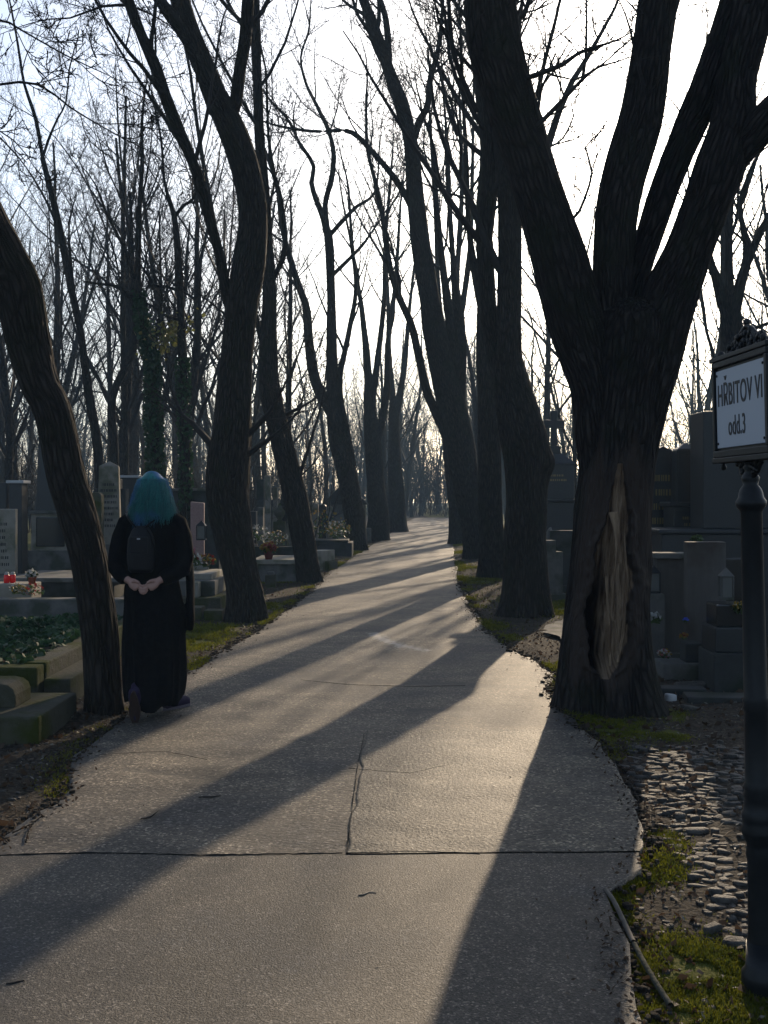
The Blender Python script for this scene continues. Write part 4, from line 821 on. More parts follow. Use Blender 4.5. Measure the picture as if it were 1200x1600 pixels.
def leaves_at(name, p, size, m, parent=None, r=RS, flat=.5, asp=.6):
    n = len(p); nn = r.normal(size=(n, 3))*[flat, flat, .4]+[0, 0, .6]; nn /= np.linalg.norm(nn, axis=1, keepdims=True)
    a = np.cross(nn, r.normal(size=(n, 3))); a /= np.linalg.norm(a, axis=1, keepdims=True); b = np.cross(nn, a)
    s = np.asarray(size)*r.uniform(.6, 1.3, (n, 1)); a = a*s; b = b*s*asp
    V = np.stack([p-a, p+b-a*.1+nn*s*.12, p+a, p-b-a*.1+nn*s*.12], 1).reshape(-1, 3)
    Q = np.arange(n*4).reshape(n, 4); return link(name, mesh_np(name, V, Q), m, parent)
def flowers(x, y, z, label, fm, s=.08, n=26, pot=None, seed=1, name='flowers', fs=.02, green=True, cat='flowers'):
    e = empty(name, (x, y, z), label, cat)
    h = s*.5
    if pot: lathe('pot', [(0, 0), (s*.45, 0), (s*.62, s*.9), (s*.7, s*.92), (s*.7, s*1.05), (s*.55, s*1.05), (0, s*.95)], M[pot], e, 16); h = s*1.3
    if green: leafcloud('leaves', (0, 0, h), (s, s, s*.6), n*3, fs*1.3, M['leafg'], e, seed)
    for k, f in enumerate(fm): leafcloud('blooms', (0, 0, h+s*.25), (s*1.05, s*1.05, s*.6), n*3, fs, M[f], e, seed+k+1, 1.0, True)
    return e
flowers(wx(48, 13.2), 13.25, .40, 'small red pot with drooping white flowers right of the red candles', ['whitef'], .085, 22, 'pot', 2, 'potted_flowers', .025)
flowers(wx(20, 12.6), 12.75, .32, 'little white and yellow blooms under the pale ledge', ['whitef', 'yellowf'], .1, 16, None, 4)
flowers(wx(48, 12.8), 12.9, .26, 'low red blooms below the white flower pot', ['red2'], .14, 14, None, 5)
flowers(wx(418, 18.6), 18.8, .42+gzs(wx(432, 18.6), 19.2), 'red flower bowl on the pale slab tomb', ['red2', 'yellowf'], .14, 30, 'red2', 6, 'potted_flowers', .04)
flowers(wx(297, 15), 15.0, .5, 'pink flowers on tall stems in front of the pink gravestone', ['pinkf'], .08, 14, None, 7, fs=.03).scale = (1, 1, 3.0)
flowers(wx(300, 14.7), 14.75, .50, 'white bouquet below the pink gravestone', ['whitef'], .16, 20, None, 8, fs=.025)
flowers(wx(322, 15), 15.0, .50, 'yellow and red flowers at the pink gravestone', ['yellowf', 'red2'], .14, 14, None, 9, fs=.03)
flowers(wx(398, 22.5), 23, .5, 'white flowering branch right behind the second left tree', ['whitef'], .3, 26, None, 10, fs=.04)
flowers(wx(430, 23), 23.3, .42, 'pale flowers covering the long dark kerbed grave', ['whitef', 'yellowf'], .26, 16, None, 11, fs=.03)
flowers(wx(526, 26.5), 27, .45, 'heaped wreath of green and pale flowers on the dark slab grave', ['whitef', 'yellowf', 'leafg'], .34, 18, None, 12, fs=.04, name='wreath', cat='wreath')
flowers(wx(505, 28), 28.5, .4, 'spread of dry plants on a grave behind the wreath', ['yellowf'], .6, 30, None, 13, fs=.05)
flowers(wx(1044, 8.6), 8.72, .15, 'orange and pale pink flowers on the low grey grave base', ['yellowf', 'pinkf', 'whitef'], .055, 14, None, 14, fs=.016)
flowers(wx(1071, 8.7), 8.75, .31, 'tiny orange flowers on the step of the grave base', ['yellowf', 'red2'], .035, 10, None, 15, fs=.014)
flowers(wx(1073, 8.75), 8.78, .45, 'single blue flower against the streaked slab', ['bluef'], .022, 8, None, 16, fs=.016)
flowers(wx(1160, 8.15), 8.15, .60, 'dry yellow wreath hanging on the black block', ['yellowf'], .07, 20, None, 17, fs=.02, name='wreath', cat='wreath')
flowers(wx(1022, 9), 9.0, .42, 'white cellophane bouquet at the edge of the massive trunk', ['whitef'], .06, 16, None, 18, fs=.025)
flowers(wx(1094, 9.3), 9.4, 1.10, 'small green plant on top of the streaked gravestone', ['leafg'], .045, 20, None, 19, fs=.02, name='plant', cat='plant')
def lantern(x, y, z, label, w_=.1, h=.25, m='iron'):
    e = empty('grave_lantern', (x, y, z), label, 'lantern'); a = w_/2; t = w_*.09
    bx('base', -a, a, -a, a, 0, h*.08, M[m], e, .003)
    for sx in (-1, 1):
        for sy in (-1, 1): bx('post', sx*a*.9-t/2, sx*a*.9+t/2, sy*a*.9-t/2, sy*a*.9+t/2, h*.079, h*.72, M[m], e, 0)
    bx('glass', -a*.78, a*.78, -a*.78, a*.78, h*.081, h*.71, M['glass'], e, .002)
    frustum('roof', w_*1.08, w_*1.08, w_*.4, w_*.4, h*.721, h*.9, h*.1, M[m], e, .002); return e
lantern(wx(1026, 9.2), 9.3, .66+gzs(wx(1026, 9.2), 9.3), 'dark grave lantern with pale glass on the small grey pedestal', .10, .25)
lantern(wx(1141, 8.2), 8.3, .685, 'clear glass lantern with metal frame on the black block', .10, .26, 'stone')
lantern(wx(313, 15.6), 15.7, .86, 'black lantern frame in front of the pink gravestone', .14, .30)

# ================================================================ ivy, litter, moss, cobbles
r = np.random.RandomState(5)
n = 5200; p = np.stack([r.uniform(-4.75, -2.62, n), r.uniform(7.6, 10.45, n), np.zeros(n)], -1); p[:, 2] = .27+.07*fbm(p*2.2, 2)+r.uniform(0, .05, n)
tag(leaves_at('ivy_ground_cover', p, .035, M['ivy'], r=r, flat=.5, asp=.8), kind='stuff')
# ivy on the tree
n = 3800; t = r.uniform(0, 1, n)**.8; ip = np.array([P(x, y, 20) for x, y in [(243, 800), (242, 740), (240, 660), (239, 600), (238, 560), (222, 505), (217, 470)]])
k = t*(len(ip)-1); i0 = np.minimum(k.astype(int), len(ip)-2); c = ip[i0]+(ip[i0+1]-ip[i0])*(k-i0)[:, None]; a = r.uniform(0, 6.28, n); rad = r.uniform(.09, .22, n)*(1-t*.45)
p = c+np.stack([np.cos(a)*rad, np.sin(a)*rad, r.normal(0, .1, n)], -1)
tag(leaves_at('ivy', p, .055, M['ivy'], r=r, flat=1, asp=.8), 'dark green ivy climbing the trunk above the person in black', 'ivy')
p2 = np.array(P(262, 525, 20))+r.normal(size=(260, 3))*[.25, .2, .16]; p2[:, 2] += (p2[:, 0]-p2[:, 0].mean())*.6
tag(leaves_at('ivy', p2, .05, M['ivy_lit'], r=r, flat=1, asp=.8), 'yellow-green sunlit spray of ivy leaves sticking out right of the ivy tree', 'ivy')
n = 900; t = r.uniform(0, 1, n); ip2 = np.array([P(x, y, 20) for x, y in [(291, 800), (288, 650), (285, 560)]]); k = t*2; i0 = np.minimum(k.astype(int), 1); c = ip2[i0]+(ip2[i0+1]-ip2[i0])*(k-i0)[:, None]; a = r.uniform(0, 6.28, n)
p = c+np.stack([np.cos(a)*.13, np.sin(a)*.13, 0*a], -1)
tag(leaves_at('ivy', p, .045, M['ivy'], r=r, flat=1, asp=.8), 'thin ivy on the upright tree beside the thick second left trunk', 'ivy')
# litter on soil both sides
def scat(n, sampler, keep):
    out = []
    while len(out) < n:
        x, y = sampler()
        if keep(x, y): out.append((x, y, gzs(x, y)))
    return np.array(out)
rr_ = random.Random(8)
offp = lambda x, y: x < XL(y)-.01 or x > XR(y)+.01
def gzv(a): return np.column_stack([a, gz(a[:, 0], a[:, 1])])
def scat_np(n, x0, x1, y0, y1, pw=1.0):
    x = r.uniform(x0, x1, n); y = y0+(y1-y0)*r.uniform(0, 1, n)**pw; m = (x < XL(y)-.01) | (x > XR(y)+.01); return gzv(np.stack([x[m], y[m]], -1))
p = np.concatenate([scat_np(16000, -4.5, 4.5, 2.6, 12, 1.3), scat_np(9000, -7, 7, 10, 30)]); p[:, 2] += .006
tag(leaves_at('leaf_litter', p, .018, M['leafm'], r=r, flat=.5, asp=.5), kind='stuff')
p = np.concatenate([scat_np(2600, -3.5, 3, 2.6, 9), scat_np(1400, -5, 5, 9, 20)]); p[:, 2] += .006
tag(leaves_at('bark_chips', p, .014, M['chip'], r=r, flat=.4, asp=.35), kind='stuff')
p = np.concatenate([scat_np(2200, -3.5, 3.2, 2.6, 9), scat_np(1500, -6, 6, 9, 22)]); p[:, 2] += .012
tag(leaves_at('fallen_leaves', p, .028, M['leafm'], r=r, flat=.7, asp=.6), kind='stuff')
# debris spilling over both path edges
n = 6500; y = 2.6+24*r.uniform(0, 1, n)**1.6; sd_ = r.uniform(0, 1, n) < .5; x = np.where(sd_, XL(y)-r.normal(.03, .07, n), XR(y)+r.normal(.03, .07, n)); q = np.stack([x, y, 0*x+.012], -1); q[:, 2] = np.maximum(gz(x, y)+.01, np.where((x > XL(y)) & (x < XR(y)), fbm(np.stack([x, y, 0*x], -1)*[.7, .5, 1], 2)*.018+fbm(np.stack([x, y, 0*x], -1)*[2.2, 4.5, 1], 4)*.010+.010, -1))
tag(leaves_at('edge_litter', q, .011, M['leafm'], r=r, flat=.6, asp=.5), kind='stuff')
# fallen crumbs on the path
x = r.uniform(-2, 2.5, 900); y = r.uniform(2.8, 14, 900); m_ = (x > XL(y)+.05) & (x < XR(y)-.05); x, y = x[m_], y[m_]; q = np.stack([x, y, 0*x], -1); q[:, 2] = fbm(q*[.7, .5, 1], 2)*.018+fbm(q*[2.2, 4.5, 1], 4)*.010+.009
edgebias = np.minimum(x-XL(y), XR(y)-x); q = q[(edgebias < r.exponential(.25, len(x)))]
tag(leaves_at('path_crumbs', q, .010, M['leafm'], r=r, flat=.4, asp=.4), kind='stuff')
# moss and grass tufts: small blades
def blades(name, P0, h, w_, m, lean=.5):
    n = len(P0); a = r.uniform(0, 6.28, n); dx = np.stack([np.cos(a), np.sin(a), 0*a], -1)*w_; up = np.stack([r.normal(0, lean, n), r.normal(0, lean, n), np.ones(n)], -1); up /= np.linalg.norm(up, axis=1, keepdims=True); hh = h*r.uniform(.5, 1.4, (n, 1))
    V = np.stack([P0-dx, P0+dx, P0+up*hh+dx*.15, P0+up*hh-dx*.15], 1).reshape(-1, 3); return link(name, mesh_np(name, V, np.arange(4*n).reshape(n, 4)), m)
mp_ = []; gp_ = []
for i, (sx, sy, sr) in enumerate(SPW):
    n = int(5200*min(sr, .5)/.2*(1 if sy < 5 else .7 if sy < 9 else .35)); q = np.stack([sx+r.normal(0, sr*.55, n), sy+r.normal(0, sr*.8, n)], -1); m_ = (q[:, 0] < XL(q[:, 1])+.03) | (q[:, 0] > XR(q[:, 1])-.03)
    q = q[m_]; nz = fbm(np.column_stack([q*6, 0*q[:, 0]]), 3); q = q[nz > -.22]; q = gzv(q)
    q[:, 2] = np.maximum(q[:, 2], -.03) ; mp_.append(q); gp_.append(q[:max(1, len(q)//(14 if sy < 9 else 4))])
# moss cushion along right foreground edge of the path
n = 16000; y = r.uniform(2.7, 4.1, n); x = XR(y)+np.abs(r.normal(0, .045, n))-.015; q = gzv(np.stack([x, y], -1)); q[:, 2] += .02*np.exp(-((x-XR(y))/.05)**2); nz = fbm(q*5, 2); mp_.append(q[nz > -.2])
n = 26000; y = 3.5+22*r.uniform(0, 1, n)**1.5; sd_ = r.uniform(0, 1, n) < .5; off = np.abs(r.normal(0, .09, n))-.02; x = np.where(sd_, XL(y)-off, XR(y)+off); q = gzv(np.stack([x, y], -1)); q[:, 2] = np.maximum(q[:, 2], -.012); nz = fbm(q*[1.6, 1.6, 0]+5, 3); mp_.append(q[nz > .05])
mp_ = np.concatenate(mp_)
far_ = mp_[:, 1] > 9; tag(blades('moss', mp_[~far_]-[0, 0, .004], .016, .0035, M['moss'], .9), kind='stuff'); tag(blades('moss', mp_[far_]-[0, 0, .004], .035, .008, M['moss'], .8), kind='stuff'); gp_ = np.concatenate(gp_)
tag(blades('grass', gp_, .022, .003, M['grass'], .5), kind='stuff')
q = scat_np(14000, -9, 9, 12, 34); tag(blades('rough_grass', q, .05, .006, M['grass'], .6), kind='stuff')
# cobbles
def in_poly(x, y, P_):
    c = False; j = len(P_)-1
    for i in range(len(P_)):
        if (P_[i][1] > y) != (P_[j][1] > y) and x < (P_[j][0]-P_[i][0])*(y-P_[i][1])/(P_[j][1]-P_[i][1])+P_[i][0]: c = not c
        j = i
    return c
CP = [G(*q) for q in [(955, 1185), (985, 1158), (1080, 1150), (1200, 1165), (1330, 1200), (1330, 1500), (1185, 1500), (1110, 1400), (1030, 1300), (1000, 1235)]]
V = []; FQ = []; rc = random.Random(12)
def pebble(cx, cy, z, a, b, h, rot, rc):
    k = 8; base = len(V); ca, sa = math.cos(rot), math.sin(rot); rad = [rc.uniform(.6, 1.2) for _ in range(k)]; tl = rc.uniform(-.18, .18); tl2 = rc.uniform(-.18, .18)
    for (s, dz) in ((1.0, -h), (1.0, h*.3), (.93, h*.58), (.6, h*.66)):
        for i in range(k):
            t = 2*math.pi*i/k+.3; u = math.copysign(abs(math.cos(t))**.7, math.cos(t))*a*s*rad[i]; w2 = math.copysign(abs(math.sin(t))**.7, math.sin(t))*b*s*rad[i]
            V.append((cx+u*ca-w2*sa, cy+u*sa+w2*ca, z+dz+(u*tl+w2*tl2 if dz > 0 else 0)))
    for l in range(3):
        for i in range(k): FQ.append((base+l*k+i, base+l*k+(i+1) % k, base+(l+1)*k+(i+1) % k, base+(l+1)*k+i))
    t = base+3*k
    FQ.append((t, t+1, t+2, t+3)); FQ.append((t, t+3, t+4, t+7)); FQ.append((t+4, t+5, t+6, t+7))
y = 3.4
while y < 6.5:
    dy = rc.uniform(.035, .06); x = .9+rc.uniform(0, .05)
    while x < 3.0:
        w_ = rc.uniform(.04, .12)
        if in_poly(x+w_/2, y, CP) and x+w_/2 > XR(y)+.05 and rc.random() < .96:
            pebble(x+w_/2, y+rc.gauss(0, .012), gzs(x, y)-.010+rc.gauss(0, .007), w_/2*.96, dy/2*.95, .028, rc.gauss(0, .2), rc)
        x += w_
    y += dy
tag(link('cobblestones', mesh_np('cobblestones', V, FQ), M['cobble']), kind='structure')
for i, (px, py, a, b, h, lab) in enumerate([(1148, 1462, .055, .03, .025, 'flat grey stone lying in soil beside the sign post'), (1112, 1440, .05, .022, .02, 'dark flat stone left of the grey one near the sign post'), (1048, 1092, .055, .05, .06, 'white rounded stone at the right foot of the massive trunk'),
                                           (1075, 1105, .09, .04, .03, 'grey stone beyond the white rounded stone'), (1080, 1068, .2, .08, .03, 'long broken slab stone behind the white rounded stone')]):
    x, y = G(px, py); V = []; FQ = []; pebble(0, 0, 0, a, b, h, rc.uniform(-.4, .4), rc)
    o = link('loose_stone', mesh_np('loose_stone', V, FQ), M['white_p'] if 'white r' in lab and i == 2 else M['cobble']); o.location = (x, y, gzs(x, y)+.008); tag(o, lab, 'stone')
n = 700; V = []; FQ = []
for _ in range(n):
    side = rc.random() < .45; y = rc.uniform(2.8, 8); x = (XL(y)-abs(rc.gauss(.05, .3))) if side else (XR(y)+abs(rc.gauss(.1, .5)))
    s = rc.uniform(.004, .018); pebble(x, y, gzs(x, y)+.002, s, s*.7, s*.5, rc.uniform(0, 3), rc)
tag(link('gravel', mesh_np('gravel', V, FQ), M['cobble']), kind='stuff')
V = []; FQ = []
for _ in range(2600):
    side = rc.random() < .5; y = 2.7+16*rc.random()**1.5; x = (XL(y)-rc.gauss(.0, .035)) if side else (XR(y)+rc.gauss(.0, .035)); s_ = rc.uniform(.004, .012)*(1+y/9)
    pebble(float(x), y, -.012+rc.uniform(-.01, .012), s_, s_*.7, s_*.6, rc.uniform(0, 3), rc)
tag(link('soil_clods', mesh_np('soil_clods', V, FQ), gm), kind='stuff')
# curved pole along the path edge
T = Tubes(); pts = [(946, 1392), (958, 1408), (972, 1436), (986, 1466), (990, 1474)]; pp = spline([(*G(*q), .004, .009) for q in pts], .02); T.add(pp[:, :3], pp[:, 3])
e = empty('edging_pole', pp[0][:3], 'weathered grey pole edging the path in the right foreground', 'pole')
link('upper_section', T.mesh('upper_section', 12, pp[0][:3]), M['wood_p'], e)
T = Tubes(); pts = [(991, 1476), (1008, 1506), (1030, 1540), (1048, 1564)]; pp2 = spline([(*G(*q), .002-.005*i, .009) for i, q in enumerate(pts)], .02); T.add(pp2[:, :3], pp2[:, 3]); link('lower_section', T.mesh('lower_section', 12, pp[0][:3]), M['stone_m'], e)
# twigs on the path
for i, (a, b, lab) in enumerate([((220, 1283), (246, 1272), 'thin dark twig lying on the path near the left edge'), ((560, 1398), (588, 1393), 'pale broken twig lying on the near path'), ((10, 1542), (38, 1535), 'small dark twig on the path in the bottom left corner'), ((310, 1249), (345, 1246), 'short dark twig lying in the diagonal shadow')]):
    q = [(*G(a[0]+(b[0]-a[0])*t, a[1]+(b[1]-a[1])*t+random.uniform(-2, 2)), 0) for t in (0, .3, .6, 1)]; q = [(x, y, pz(x, y)+.006) for x, y, _ in q]; T = Tubes(); T.add(q, [.003, .004, .004, .002])
    tag(link('fallen_twig', T.mesh('fallen_twig', 6), M['chip'] if i == 1 else M['twig']), lab, 'twig')

# ================================================================ sign
tip = Vector((wx(1172, 3.2), 3.2, 1.60)); foot = Vector((wx(1192, 3.2), 3.2, 0)); foot.z = gzs(foot.x, foot.y)
sg = empty('street_sign', foot, 'black cast-iron post with an ornate framed white name plate', 'sign')
ax = tip-foot; sg.rotation_euler = (Vector((0, 0, 1)).rotation_difference(ax) @ Matrix.Rotation(R(4), 3, 'Z').to_quaternion()).to_euler(); H = ax.length
def zy(py): return (wz(py, 3.2)-foot.z)
prof = [(.0, -.1), (.055, -.1), (.055, .02), (.062, .03), (.062, .06), (.05, .075), (.045, .16)]
for py, rs in [(1500, .0400), (1490, .044), (1470, .041), (1440, .039), (1345, .037), (1335, .041), (1325, .037), (1318, .038), (1302, .052), (1296, .054), (1288, .048), (1280, .049), (1272, .052), (1266, .045), (1248, .041), (1242, .044), (1234, .041), (1228, .044), (1222, .038),
               (1112, .036), (1106, .040), (1100, .037), (1094, .040), (1088, .035), (800, .032), (796, .036), (790, .045), (783, .046), (777, .038), (770, .036), (764, .032), (757, .022), (750, .026), (745, .027), (740, .019), (735, .016), (730, .022), (726, .016), (712, .015)]:
    prof.append((rs, zy(py)))
prof.append((0, zy(710)))
lathe('post', prof, M['iron'], sg, 32)
# frame: plate centre at the post top, plane x=const facing -X
zb0, zt0 = 1.632-foot.z, 1.942-foot.z; hw = .205
pe = empty('x', (0, 0, 0), None, None); bpy.data.objects.remove(pe)
def ybox(name, y0, y1, z0, z1, x0, x1, m, par, bev=.003):
    return prism(name, [(x0, z0), (x1, z0), (x1, z1), (x0, z1)], y0, y1, m, par, bev)
fx = -.023
fr = ybox('frame', -hw, hw, zb0, zt0, fx, .014, M['iron'], sg)
for (y0, y1, z0, z1) in ((-hw, hw, zt0-.02, zt0), (-hw, hw, zb0, zb0+.022), (-hw, -hw+.018, zb0+.0225, zt0-.0205), (hw-.018, hw, zb0+.0225, zt0-.0205)): ybox('moulding', y0, y1, z0, z1, fx-.012, fx+.001, M['iron'], fr)
ybox('moulding', -hw-.008, hw+.008, zt0+.0005, zt0+.016, fx-.016, .018, M['iron'], fr); ybox('moulding', -hw-.006, hw+.006, zb0-.018, zb0-.0005, fx-.014, .018, M['iron'], fr)
pl_ = ybox('name_plate', -hw+.024, hw-.024, zb0+.030, zt0-.030, fx-.006, fx+.0005, M['white'], sg, .002)
def text(body, size, y, z, x, m, par, name='lettering', sx=1.0):
    cu = bpy.data.curves.new(name, 'FONT'); cu.body = body; cu.size = size; cu.align_x = 'CENTER'; cu.align_y = 'CENTER'; cu.extrude = .0008; cu.offset = size*.004; cu.space_character = 1.06
    t = bpy.data.objects.new(name, cu); COL.objects.link(t); bpy.context.view_layer.update()
    dg = bpy.context.evaluated_depsgraph_get(); me = bpy.data.meshes.new_from_object(t.evaluated_get(dg)); bpy.data.objects.remove(t)
    # reading direction towards -Y, up +Z, normal -X
    Mx = Matrix(((0, 0, -1, x), (-sx, 0, 0, y), (0, 1, 0, z), (0, 0, 0, 1))); me.transform(Mx); me.name = name
    return link(name, me, m, par)
ph = (zt0-zb0-.06)
text('HŘBITOV VI', .100, 0.0, zb0+.03+ph*.66, fx-.0068, M['txt'], pl_, sx=.60)
text('odd.3', .088, .022, zb0+.03+ph*.26, fx-.0068, M['txt'], pl_, sx=.62)
for sy in (-1, 1):
    for z in (zb0+.045, zt0-.045):
        o = lathe('screw', [(.0045, 0), (.0045, .002), (0, .0035)], M['txt'], pl_, 10); o.location = (fx-.006, sy*(hw-.034), z); o.rotation_euler = (0, R(-90), 0)
for sy in (-1, 1):
    lathe('corner_knob', [(.005, -.01), (.005, .004), (.012, .010), (.013, .018), (.009, .027), (0, .03)], M['iron'], fr, 14, (0, sy*hw, zt0+.012))
    lathe('corner_knob', [(0, -.03), (.008, -.026), (.010, -.018), (.006, -.008), (.005, .004)], M['iron'], fr, 14, (0, sy*hw, zb0-.012))
# ornament: scrolls and acanthus lumps
def ornament(name, z0, w_, h, seed, flip=1):
    rr2 = random.Random(seed); T = Tubes()
    for sgn in (-1, 1):
        for (yy, s_) in ((.25, 1.0), (.62, .75), (.9, .5)):
            pts = []; cz = z0+flip*h*.35*s_; cy = sgn*w_*yy*.8
            for i in range(22):
                t = i/21*4.2*math.pi/1.4; rad = .030*s_*(1-i/26); pts.append((rr2.uniform(-.001, .001), cy+sgn*math.cos(t)*rad, cz+flip*(math.sin(t)*rad)))
            T.add(pts, [.0065*s_*(1-.5*i/21)+.002 for i in range(22)])
        pts = [(0, sgn*w_, z0+flip*.004), (0, sgn*w_*.75, z0+flip*h*.28), (0, sgn*w_*.45, z0+flip*h*.5), (0, sgn*w_*.2, z0+flip*h*.85), (0, 0, z0+flip*h)]
        q = spline([(*p_, .007) for p_ in pts], .008); T.add(q[:, :3], q[:, 3])
    o = link(name, T.mesh(name, 8), M['iron'], sg, smooth=True)
    bm = bmesh.new()
    for i in range(70):
        yy = rr2.uniform(-1, 1); zz = rr2.random()*(1-abs(yy)**2.2); rad = rr2.uniform(.008, .015)
        mtx = Matrix.Translation((rr2.uniform(-.010, .006), yy*w_*.9, z0+flip*zz*h*.9)) @ Matrix.Rotation(rr2.uniform(0, 3), 4, 'X') @ Matrix.Diagonal((.7, rad/.01, .75, 1)); bmesh.ops.create_icosphere(bm, subdivisions=2, radius=.0095, matrix=mtx)
    me = bpy.data.meshes.new('foliage'); bm.to_mesh(me); bm.free(); link('foliage', me, M['iron'], o, smooth=True)
    for i in range(1): lathe('finial', [(.004, 0), (.004, .006), (.010, .012), (.011, .02), (.006, .027), (0, .029)], M['iron'], o, 12, (0, 0, z0+flip*h-.006 if flip > 0 else z0-h))
ornament('crest', zt0+.016, .165, .075, 3)
ornament('bracket', zb0-.018, .085, .060, 4, -1)

# ================================================================ person
D = 7.1; PX = wx(236, D)
pe = empty('person', (PX, D, .0), 'person with blue-green hair and long black coat, walking with hands clasped behind the back', 'person')
def remesh(o, vox, sm=2, sub=False):
    m = o.modifiers.new('r', 'REMESH'); m.mode = 'VOXEL'; m.voxel_size = vox; m.use_smooth_shade = True
    s_ = o.modifiers.new('s', 'SMOOTH'); s_.iterations = sm; s_.factor = .5
    bpy.context.view_layer.update(); dg = bpy.context.evaluated_depsgraph_get(); me = bpy.data.meshes.new_from_object(o.evaluated_get(dg)); o.modifiers.clear(); old = o.data; o.data = me; me.name = o.name
    me.polygons.foreach_set('use_smooth', [True]*len(me.polygons)); return o
def closed_tube(bm, pts, n=14):
    """pts: (x,y,z,rx,ry) rings perpendicular to the path"""
    P_ = [Vector(p[:3]) for p in pts]; rings = []
    for i, p in enumerate(P_):
        t = (P_[min(i+1, len(P_)-1)]-P_[max(i-1, 0)]).normalized(); ref = Vector((0, 1, 0)) if abs(t.y) < .8 else Vector((1, 0, 0))
        u = (ref-ref.dot(t)*t).normalized(); v = t.cross(u); rx_, ry_ = pts[i][3], pts[i][4] if len(pts[i]) > 4 else pts[i][3]
        rings.append([bm.verts.new(p+v*rx_*math.cos(2*math.pi*k/n)+u*ry_*math.sin(2*math.pi*k/n)) for k in range(n)])
    for a, b in zip(rings, rings[1:]):
        for k in range(n): bm.faces.new((a[k], a[(k+1) % n], b[(k+1) % n], b[k]))
    bm.faces.new(rings[0][::-1]); bm.faces.new(rings[-1])
def ball(bm, c, r_):
    bmesh.ops.create_icosphere(bm, subdivisions=3, radius=1, matrix=Matrix.Translation(c) @ Matrix.Diagonal((*r_, 1)))
bm = bmesh.new()
closed_tube(bm, [(0, 0, .86, .15, .10), (0, 0, .95, .16, .11), (0, 0, 1.08, .125, .09), (0, 0, 1.22, .15, .105), (0, 0, 1.34, .17, .10), (0, 0, 1.40, .11, .075), (0, .005, 1.45, .052, .055), (0, .01, 1.52, .05, .052)], 20)
ball(bm, (0, .02, 1.57), (.072, .092, .112)); ball(bm, (0, .045, 1.50), (.05, .06, .05)); ball(bm, (0, .118, 1.545), (.012, .018, .02))
for s_ in (-1, 1): ball(bm, (s_*.073, .015, 1.56), (.012, .02, .03)); ball(bm, (s_*.028, .10, 1.575), (.013, .01, .009))
ball(bm, (0, .102, 1.51), (.024, .010, .007))
# legs
closed_tube(bm, [(-.09, 0, .9, .085), (-.10, .03, .5, .06), (-.085, -.08, .34, .045), (-.078, -.13, .24, .034), (-.075, -.195, .14, .022)]); closed_tube(bm, [(.09, 0, .9, .085), (.10, .10, .5, .06), (.10, .20, .27, .05), (.105, .27, .09, .036)])
closed_tube(bm, [(.105, .27, .09, .036), (.12, .33, .05, .04), (.13, .40, .035, .02)])
# arms and hands behind the back
for s_ in (-1, 1):
    W_ = Vector((s_*.102-.02, -.19, .962)); closed_tube(bm, [(s_*.15, 0, 1.36, .05), (s_*.19, -.02, 1.31, .052), (s_*.245, -.05, 1.12, .036), (s_*.232, -.09, 1.045, .034), (s_*.19-.01, -.14, 1.005, .030), (s_*.15-.02, -.17, .985, .026), (W_.x, W_.y, W_.z, .024)])
    pc = W_+Vector((-s_*.035, -.012, -.022))
    closed_tube(bm, [(W_.x, W_.y, W_.z, .024, .018), (pc.x+s_*.01, pc.y, pc.z+.006, .036, .016), (pc.x-s_*.018, pc.y-.004, pc.z-.010, .038, .015), (pc.x-s_*.032, pc.y-.006, pc.z-.018, .030, .013)])
    for k, ln in enumerate((.062, .070, .066, .052)):
        o0 = pc+Vector((-s_*(.026+.004*k)+s_*.0, -.004, .010-.0155*k)); dx = -s_
        p1 = o0+Vector((dx*.4, -.25, -.25-.12*k)).normalized()*ln*.5; p2 = p1+Vector((dx*.9, .1, -.35)).normalized()*ln*.32; p3 = p2+Vector((dx*.1, .6, .3)).normalized()*ln*.28
        closed_tube(bm, [(*o0, .0085), (*p1, .0082), (*p2, .0075), (*p3, .006)], 8)
    t0 = pc+Vector((s_*.012, -.010, .022)); t1 = t0+Vector((-s_*.026, -.014, .004)); t2 = t1+Vector((-s_*.022, -.004, -.014)); closed_tube(bm, [(*t0, .011), (*t1, .010), (*t2, .008)], 8)
me = bpy.data.meshes.new('body'); bm.to_mesh(me); bm.free(); body = link('body', me, M['skin'], pe); remesh(body, .0036, 1)
# coat: lofted with folds + sleeves
bm = bmesh.new(); n = 120; rings = []
prof = [(1.455, .058, .062, 0), (1.44, .075, .075, 0), (1.415, .13, .085, 0), (1.39, .18, .10, .1), (1.35, .205, .115, .1), (1.25, .205, .13, .15), (1.12, .19, .13, .2), (1.0, .185, .135, .3), (.9, .20, .155, .5), (.75, .212, .18, .7), (.55, .218, .205, .9), (.38, .222, .225, 1), (.25, .215, .235, 1), (.16, .205, .25, 1), (.11, .195, .245, 1), (.12, .15, .2, .5)]
for z, a, b, fo in prof:
    ring = []
    for k in range(n):
        t = 2*math.pi*k/n; f = 1+fo*(.045*math.sin(7*t+1+z*2)+.035*math.sin(13*t+2.5*z)+.02*math.sin(4*t-z*3)); c, s_ = math.cos(t), math.sin(t)
        zz = z+(.03*math.sin(t*2+.7)+.025*math.sin(5*t) if z < .2 else 0)
        ring.append(bm.verts.new((a*f*math.copysign(abs(c)**.85, c)+(0.012 if z < .9 else 0), b*f*math.copysign(abs(s_)**.85, s_)+(.03 if z < .5 else 0), zz)))
    rings.append(ring)
for a, b in zip(rings, rings[1:]):
    for k in range(n): bm.faces.new((a[k], b[k], b[(k+1) % n], a[(k+1) % n]))
bm.faces.new(rings[0]); bm.faces.new(rings[-1][::-1])
